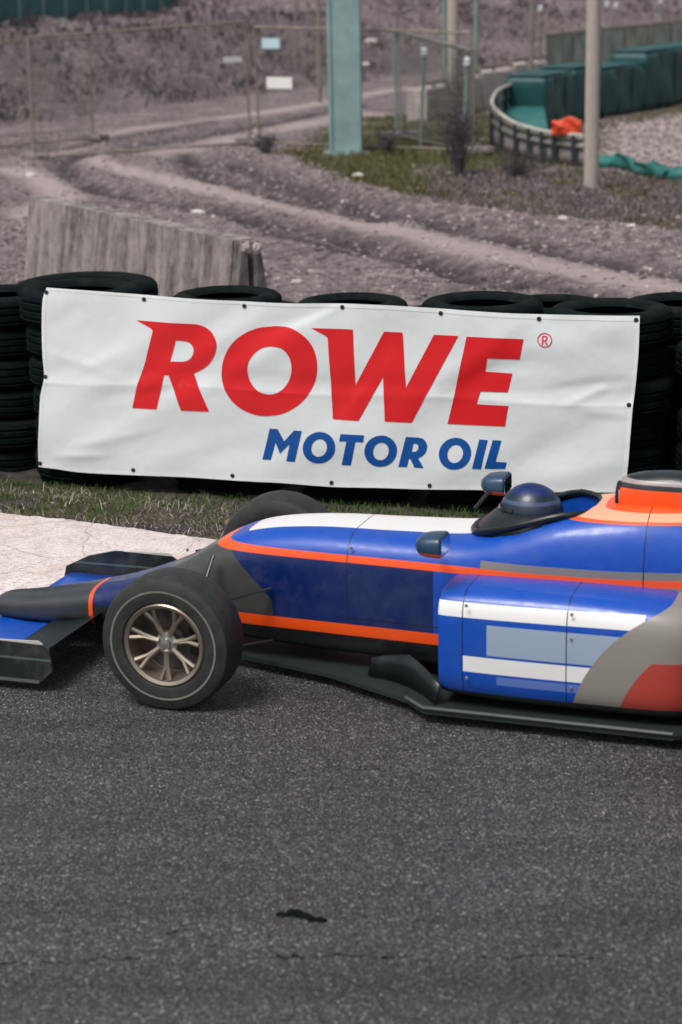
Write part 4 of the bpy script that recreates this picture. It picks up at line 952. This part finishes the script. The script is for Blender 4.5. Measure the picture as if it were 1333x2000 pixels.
# roll hoop and airbox
V, Fc = loft([(1.72, 0, .07, .74, .915, 2.6), (1.82, 0, .088, .74, .94, 2.8), (1.98, 0, .09, .72, .945, 3), (2.2, 0, .08, .66, .9, 2.6), (2.6, 0, .04, .55, .72, 2.4), (2.85, 0, .015, .5, .58, 2.2)], 32, 6)
P_air = m_paint('airbox_paint', ORANGE, [(CARBON, [('p', 0, 0, 1, .885)]), ((.32, .26, .27), [('p', 0, 0, 1, .905), ('p', 0, 0, -1, -.92)])])
ab = mesh('airbox', V, Fc, P_air, car, True)
m = MB(); m.tube([(1.718, 0, .84), (1.7195, 0, .84)], [.001, .05], 24); m.lathe([(.048, -.012), (.056, -.012), (.056, .0), (.048, .0)], 24, M=Matrix.Translation((1.712, 0, .84)) @ Matrix.Rotation(math.pi/2, 4, 'Y')); m.build('air_intake', M_dark, ab)
# sidepods
P_side = m_paint('sidepod_paint', BLUE, [
    (WHITE, [('p', -.01, 0, 1, .435), ('p', .01, 0, -1, -.492), ('p', -1, 0, 0, -1.92), ('p', 1, 0, .6, 1.36)]),
    ((.3, .38, .5), [('p', 0, 0, 1, .3), ('p', 0, 0, -1, -.425), ('p', 1, 0, 0, 1.3), ('p', -1, 0, 0, -1.85)]),
    (WHITE, [('p', 0, 0, 1, .225), ('p', 0, 0, -1, -.29), ('p', 1, 0, 0, 1.2), ('p', -1, 0, 0, -1.8)]),
    ((.1, .18, .5), [('p', 0, 0, 1, .18), ('p', 0, 0, -1, -.215), ('p', 1, 0, 0, 1.34), ('p', -1, 0, 0, -1.7)]),
    ((.25, .235, .21), [('c', 2.24, -.04, .62)]),
    ((.42, .05, .035), [('c', 2.32, -.04, .52), ('p', 0, 0, -1, -.33)]),
    (CARBON, [('p', 0, 0, -1, -.135)]),
], scuff=.08, seams=[('X', 1.62, .1, .9), ('X', 1.2, .1, .9)])
for s in (-1, 1):
    V, Fc = loft([(1.1, s*.36, .17, .13, .52, 4.4), (1.12, s*.365, .185, .1, .54, 4.4), (1.35, s*.37, .195, .085, .55, 4.4), (1.7, s*.372, .197, .08, .55, 4.2), (2.0, s*.37, .195, .08, .535, 4), (2.14, s*.34, .17, .08, .5, 3.6), (2.35, s*.28, .14, .09, .42, 3.2), (2.7, s*.2, .1, .12, .34, 3)], 44, 6)
    sp = mesh('sidepod', V, Fc, P_side, car, True); autosmooth(sp, 50)
    m = MB(); m.box(1.092, 1.0985, s*.37-.13, s*.37+.13, .19, .47); m.build('radiator_inlet', M_dark, sp, bevel=.003)
    m = MB()
    for k in range(5): m.box(1.088, 1.096, s*.37-.13, s*.37+.13, .225+.05*k, .232+.05*k)
    m.build('inlet_fins', M_black, sp)
for s in (-1, 1):
    for x_, z_, y_ in [(-.12, .52, .2), (-.12, .4, .2), (-.12, .3, .2), (.64, .36, .262), (.64, .48, .262), (.64, .6, .255), (.34, .325, .245), (.5, .325, .25), (.8, .325, .268), (.95, .325, .277)]:
        m = MB(); m.lathe([(.001, .004), (.006, .004), (.0075, 0), (.001, 0)], 12, M=Matrix.Translation((x_, s*(y_-.012), z_)) @ Matrix.Rotation(s*-math.pi/2, 4, 'X')); m.build('fastener', M_metal, car, True)
    for x_, z_ in [(1.64, .5), (1.64, .4), (1.64, .2), (1.22, .5), (1.22, .2)]:
        m = MB(); m.lathe([(.001, .004), (.006, .004), (.0075, 0), (.001, 0)], 12, M=Matrix.Translation((x_, s*.5675, z_)) @ Matrix.Rotation(s*-math.pi/2, 4, 'X')); m.build('fastener', M_metal, car, True)
# floor
m = MB(); V = [(.55, -.3), (.95, -.5), (1.05, -.6), (2.05, -.62), (2.12, -.55), (2.9, -.5), (2.9, .5), (2.12, .55), (2.05, .62), (1.05, .6), (.95, .5), (.55, .3), (-.1, .12), (-.1, -.12)]
m.add([(x, y, .045) for x, y in V]+[(x, y, .062) for x, y in V], [tuple(range(13, -1, -1)), tuple(range(14, 28))]+[(k, (k+1) % 14, 14+(k+1) % 14, 14+k) for k in range(14)]); m.build('floor', simple('floor_edge_grey', (.018, .026, .026), .5, 0, .3, 10), car)
for s in (-1, 1):
    m = MB(); m.tube([(.95, s*.505, .07), (1.05, s*.604, .072), (2.05, s*.624, .074)], .008, 6); m.build('floor_edge', simple('floor_edge_strip', (.07, .085, .08), .5), car, True)
    V = []; Fc = []
    for i in range(9):
        x = .72+.045*i; y = s*(.3+.008*i*i*.12*4)
        V += [(x, y, .07), (x+.02, y, .2-.012*abs(i-4))]
    for i in range(8): Fc.append((2*i, 2*i+2, 2*i+3, 2*i+1))
    o = mesh('turning_vane', V, Fc, M_black, car, True); md = o.modifiers.new('t', 'SOLIDIFY'); md.thickness = .006
# front wing
def foil(x0, x1, y0, y1, z0, z1, th, camber=.02, n=12, m_=14):
    V = []; Fc = []; prof = []
    for k in range(n+1): t = k/n; prof.append((t, th*(1.48*math.sqrt(t)-.63*t-1.76*t*t+1.42*t**3-.5*t**4)*2.2))
    loop = [(t, h) for t, h in prof]+[(t, -h*.6) for t, h in prof[-2:0:-1]]; L = len(loop)
    for j in range(m_+1):
        y = y0+(y1-y0)*j/m_
        for t, h in loop: V.append((x0+(x1-x0)*t, y, z0+(z1-z0)*t**1.4-camber*math.sin(math.pi*t)+h))
    for j in range(m_):
        for k in range(L): Fc.append((j*L+k, j*L+(k+1) % L, (j+1)*L+(k+1) % L, (j+1)*L+k))
    Fc.append(tuple(range(L-1, -1, -1))); Fc.append(tuple(range(m_*L, (m_+1)*L))); return V, Fc
P_wing = m_paint('wing_paint', BLUE, [(CARBON, [('p', 1, 0, 0, -.78)])])
V, Fc = foil(-1.14, -.78, -.66, .66, .075, .105, .03); mesh('front_wing', V, Fc, P_wing, car, True)
for y0, y1 in ((-.66, -.14), (.14, .66)):
    V, Fc = foil(-.82, -.56, y0, y1, .12, .19, .02); mesh('wing_flap', V, Fc, M_black, car, True)
P_end = m_paint('endplate_paint', CARBON, [((.5, .48, .45), [('p', .02, 0, 1, .2)]), ((.06, .1, .1), [('p', 0, 0, 1, .14), ('p', 0, 0, -1, -.15)])], scuff=.3)
for s in (-1, 1):
    V = []; O_ = [(-1.16, .04), (-1.14, .12), (-1.02, .18), (-.88, .215), (-.6, .225), (-.55, .19), (-.54, .1), (-.6, .04)]
    y = s*.68; V = [(x, y-.006, z) for x, z in O_]+[(x, y+.006, z) for x, z in O_]
    Fc = [tuple(range(8)), tuple(range(15, 7, -1))]+[(k, 8+k, 8+(k+1) % 8, (k+1) % 8) for k in range(8)]
    ep = mesh('endplate', V, Fc, P_end, car)
    m = MB(); m.tube([(-1.12, y-.0, .042), (-.6, y, .042)], .014, 6); m.build('endplate_skid', M_black, ep)
    m = MB(); m.box(-.98, -.86, s*.07-.008, s*.07+.008, .1, .19); m.build('wing_pylon', M_black, car, bevel=.004)
# wheels
P_tyre = NT('race_tyre'); nz_ = P_tyre.noise(25, 5, .6); P_tyre.base(P_tyre.ramp(nz_, [(.3, (.012, .014, .014)), (.7, (.032, .034, .032))])).set(Roughness=.6); P_tyre = P_tyre.m
M_redr = simple('red_rim', (.42, .02, .015), .35, .3, .15, 14)
def wheel(name, x, s, R, W, rim_mat, yout):
    e = empty(name, (x, s*(yout-W/2), R)); e.parent = car; g = W/2; mb = MB(); r0 = .172
    mb.lathe([(r0, -g*.8), (r0+.01, -g*.95), (r0+.04, -g), (R-.035, -g*.96), (R-.01, -g*.86), (R, -g*.6), (R+.001, 0), (R, g*.6), (R-.01, g*.86), (R-.035, g*.96), (r0+.04, g), (r0+.01, g*.95), (r0, g*.8), (r0+.012, 0)], 72, 'Y')
    t = mb.build('tyre', P_tyre, e, True)
    f = s*g   # outboard face
    mb = MB(); mb.lathe([(r0+.004, f*.9), (r0-.002, f*.96), (r0-.016, f*.9), (r0-.022, f*.5), (r0-.03, f*.2), (r0-.03, -f*.8), (r0+.0, -f*.9), (r0+.003, -f*.5), (r0-.004, f*.4)], 64, 'Y'); rm = mb.build('rim', rim_mat, e, True)
    mb = MB()
    for k in range(7):
        for dl in (-.13, .13):
            a_ = 2*math.pi*k/7+.2; c0_ = (.035*math.cos(a_), f*.62, .035*math.sin(a_)); b_ = a_+dl; c1 = ((r0-.018)*math.cos(b_), f*.82, (r0-.018)*math.sin(b_)); cm = (.1*math.cos(a_+dl*.35), f*.66, .1*math.sin(a_+dl*.35))
            mb.tube([c0_, cm, c1], [.012, .0095, .011], 6)
    mb.build('spokes', rim_mat, rm, True)
    mb = MB(); mb.lathe([(.001, f*.78), (.018, f*.76), (.022, f*.66), (.046, f*.62), (.05, f*.4), (.001, f*.4)], 24, 'Y', closed=False); mb.build('hub', M_metal, rm, True)
    mb = MB(); mb.lathe([(.05, f*.05), (.135, f*.05), (.135, -f*.05), (.05, -f*.05)], 40, 'Y'); mb.build('brake_disc', simple('brake_disc_steel', (.12, .11, .11), .4, .8), e)
    mb = MB(); pts = [(.115*math.cos(a_), f*.0, .115*math.sin(a_)) for a_ in np.linspace(-.5, .6, 6)]; mb.tube(pts, .032, 8); mb.build('brake_caliper', M_black, e, True)
    # sidewall band
    mb = MB(); mb.lathe([(r0+.052, f*1.006), (r0+.056, f*1.01), (r0+.06, f*1.008)], 64, 'Y', closed=False); mb.build('sidewall_ring', simple('sidewall_band', (.2, .19, .17), .6) if rim_mat is M_rimm else M_redr, t, True)
    return e
for s in (-1, 1):
    wheel('front_wheel', 0, s, .283, .215, M_rimm, .755); wheel('rear_wheel', 2.42, s, .295, .26, M_redr, .78)
# suspension
for s in (-1, 1):
    def arm(name, pts, r=.011): m = MB(); m.tube(pts, r, 10, flat=.5); m.build(name, M_black, car, True)
    for z0, z1 in ((.17, .18), (.4, .37)):
        arm('wishbone', [(-.24, s*.19, z0), (0, s*.58, z1)]); arm('wishbone', [(.28, s*.25, z0), (.0, s*.58, z1)])
    arm('pushrod', [(.02, s*.24, .52), (0, s*.56, .2)], .01); arm('steering_arm', [(-.1, s*.21, .3), (-.09, s*.58, .27)], .009)
    for z0, z1 in ((.16, .17), (.36, .4)):
        arm('wishbone', [(2.15, s*.18, z0), (2.42, s*.53, z1)]); arm('wishbone', [(2.6, s*.14, z0), (2.42, s*.53, z1)])
    arm('mirror_stalk', [(1.02, s*.3, .655), (1.06, s*.47, .715)], .01)
    V, Fc = loft([(1.0, s*.5, .02, .7, .735, 2.4), (1.03, s*.5, .068, .68, .76, 3), (1.1, s*.5, .078, .675, .768, 3.4), (1.115, s*.5, .074, .68, .763, 3.4)], 24, 5); mr = mesh('mirror', V, Fc, m_paint('mirror_paint', (.01, .05, .1), [(ORANGE, [('p', 0, 0, -1, -.7)])]), car, True)
    m = MB(); m.box(1.1155, 1.118, s*.5-.06, s*.5+.06, .69, .753); m.build('mirror_glass', simple('mirror_face', (.6, .62, .65), .05, 1), mr)
# rear wing
for z_, c_ in ((.62, .3), (.72, .2)):
    V, Fc = foil(2.9, 2.9+c_, -.45, .45, z_, z_+.05+.04*(z_ > .7), .025); mesh('rear_wing', V, Fc, P_body if z_ < .7 else M_black, car, True)
for s in (-1, 1): m = MB(); m.box(2.82, 3.25, s*.455-.006, s*.455+.006, .42, .86); m.build('rear_endplate', M_black, car, bevel=.004)
m = MB(); m.box(2.9, 3.05, -.03, .03, .35, .64); m.build('rear_wing_pylon', M_black, car)
# driver
def skin(name, joints, edges, mat, parent, sub=2):
    me = bpy.data.meshes.new(name); me.from_pydata([j[0] for j in joints], edges, []); o = bpy.data.objects.new(name, me); COL.objects.link(o); o.parent = parent
    md = o.modifiers.new('skin', 'SKIN'); md.use_smooth_shade = True
    for i, j in enumerate(joints): v = me.skin_vertices[0].data[i]; v.radius = (j[1], j[2] if len(j) > 2 else j[1]); v.use_root = (i == 0)
    md2 = o.modifiers.new('sub', 'SUBSURF'); md2.levels = sub; md2.render_levels = sub; me.materials.append(mat); return o
HX = 1.36
dr = empty('person', tuple(CO+CU*HX+np.array([0, 0, .255])), -CA); tag(dr, 'driver in dark suit and dark blue helmet reclined in the racing car cockpit', 'person')
M_suit = simple('race_suit', (.02, .03, .06), .8, 0, .3, 12)
J = [((.12, 0, -.12), .12, .1), ((.1, 0, .02), .125, .1), ((.08, 0, .15), .14, .1), ((.06, 0, .25), .1, .09), ((.04, 0, .33), .055, .055), ((.0, 0, .42), .08, .08),
     ((.06, -.15, .22), .06), ((-.06, -.17, .12), .045), ((-.2, -.1, .22), .032), ((.06, .15, .22), .06), ((-.06, .17, .12), .045), ((-.2, .1, .22), .032), ((-.12, -.08, -.08), .08), ((-.4, -.07, .02), .06), ((-.12, .08, -.08), .08), ((-.4, .07, .02), .06)]
skin('body', J, [(0, 1), (1, 2), (2, 3), (3, 4), (4, 5), (3, 6), (6, 7), (7, 8), (3, 9), (9, 10), (10, 11), (0, 12), (12, 13), (0, 14), (14, 15)], M_suit, dr)
for s in (-1, 1):
    for k in range(5):
        m = MB(); b_ = (-.2, s*.1, .22+.014*(k-2)); 
        if k < 4: pts = [(-.2, s*.1, .2+.018*k), (-.24, s*.095, .2+.019*k), (-.262, s*.12, .2+.019*k), (-.245, s*.145, .2+.018*k)]; m.tube(pts, [.011, .0105, .0095, .008], 8)
        else: m.tube([(-.2, s*.095, .25), (-.225, s*.085, .272), (-.25, s*.09, .285)], [.012, .011, .009], 8)
        m.build('thumb' if k == 4 else 'finger', M_black, dr, True)
P_helm = m_paint('helmet_paint', (.002, .014, .04), [((.04, .07, .14), [('p', 0, 0, 1, .06), ('p', 0, 0, -1, -.075)]), (NAVY, [('p', 0, 0, 1, .1)])])
bm = bmesh.new(); bmesh.ops.create_uvsphere(bm, u_segments=40, v_segments=26, radius=1)
for v in bm.verts:
    x, y, z = v.co; sx = .138 if x > 0 else .132; f = 1-.16*max(0, -z)**1.2
    v.co = (x*sx*f-(.025*max(0, -z-.15) if x < 0 else 0), y*.118*f, max(z, -.86)*.132)
me = bpy.data.meshes.new('helmet'); bm.to_mesh(me); bm.free(); me.polygons.foreach_set('use_smooth', [True]*len(me.polygons)); me.materials.append(P_helm)
hl = bpy.data.objects.new('helmet', me); COL.objects.link(hl); hl.parent = dr; hl.location = (-.02, 0, .475)
V = []; Fc = []
for i in range(25):
    a_ = math.pi+(-1.15+2.3*i/24)
    for k in range(6):
        zz_ = -.045+.018*k; rr = math.sqrt(max(0, 1-(zz_/.132)**2))+.03; V.append((.134*rr*math.cos(a_), .12*rr*math.sin(a_), zz_))
for i in range(24):
    for k in range(5): a = i*6+k; Fc.append((a, a+6, a+7, a+1))
mesh('visor', V, Fc, simple('visor_smoke', (.01, .012, .015), .08, 0, .1, 5, coat=1), hl, True)
st = empty('wheel_mount'); bpy.data.objects.remove(st)
m = MB(); m.lathe([(.115, -.01), (.13, -.012), (.138, 0), (.13, .012), (.115, .01)], 32, M=Matrix.Translation((HX-.27, 0, .5)) @ Matrix.Rotation(math.radians(75), 4, 'Y')); m.build('steering_wheel', M_black, car, True)
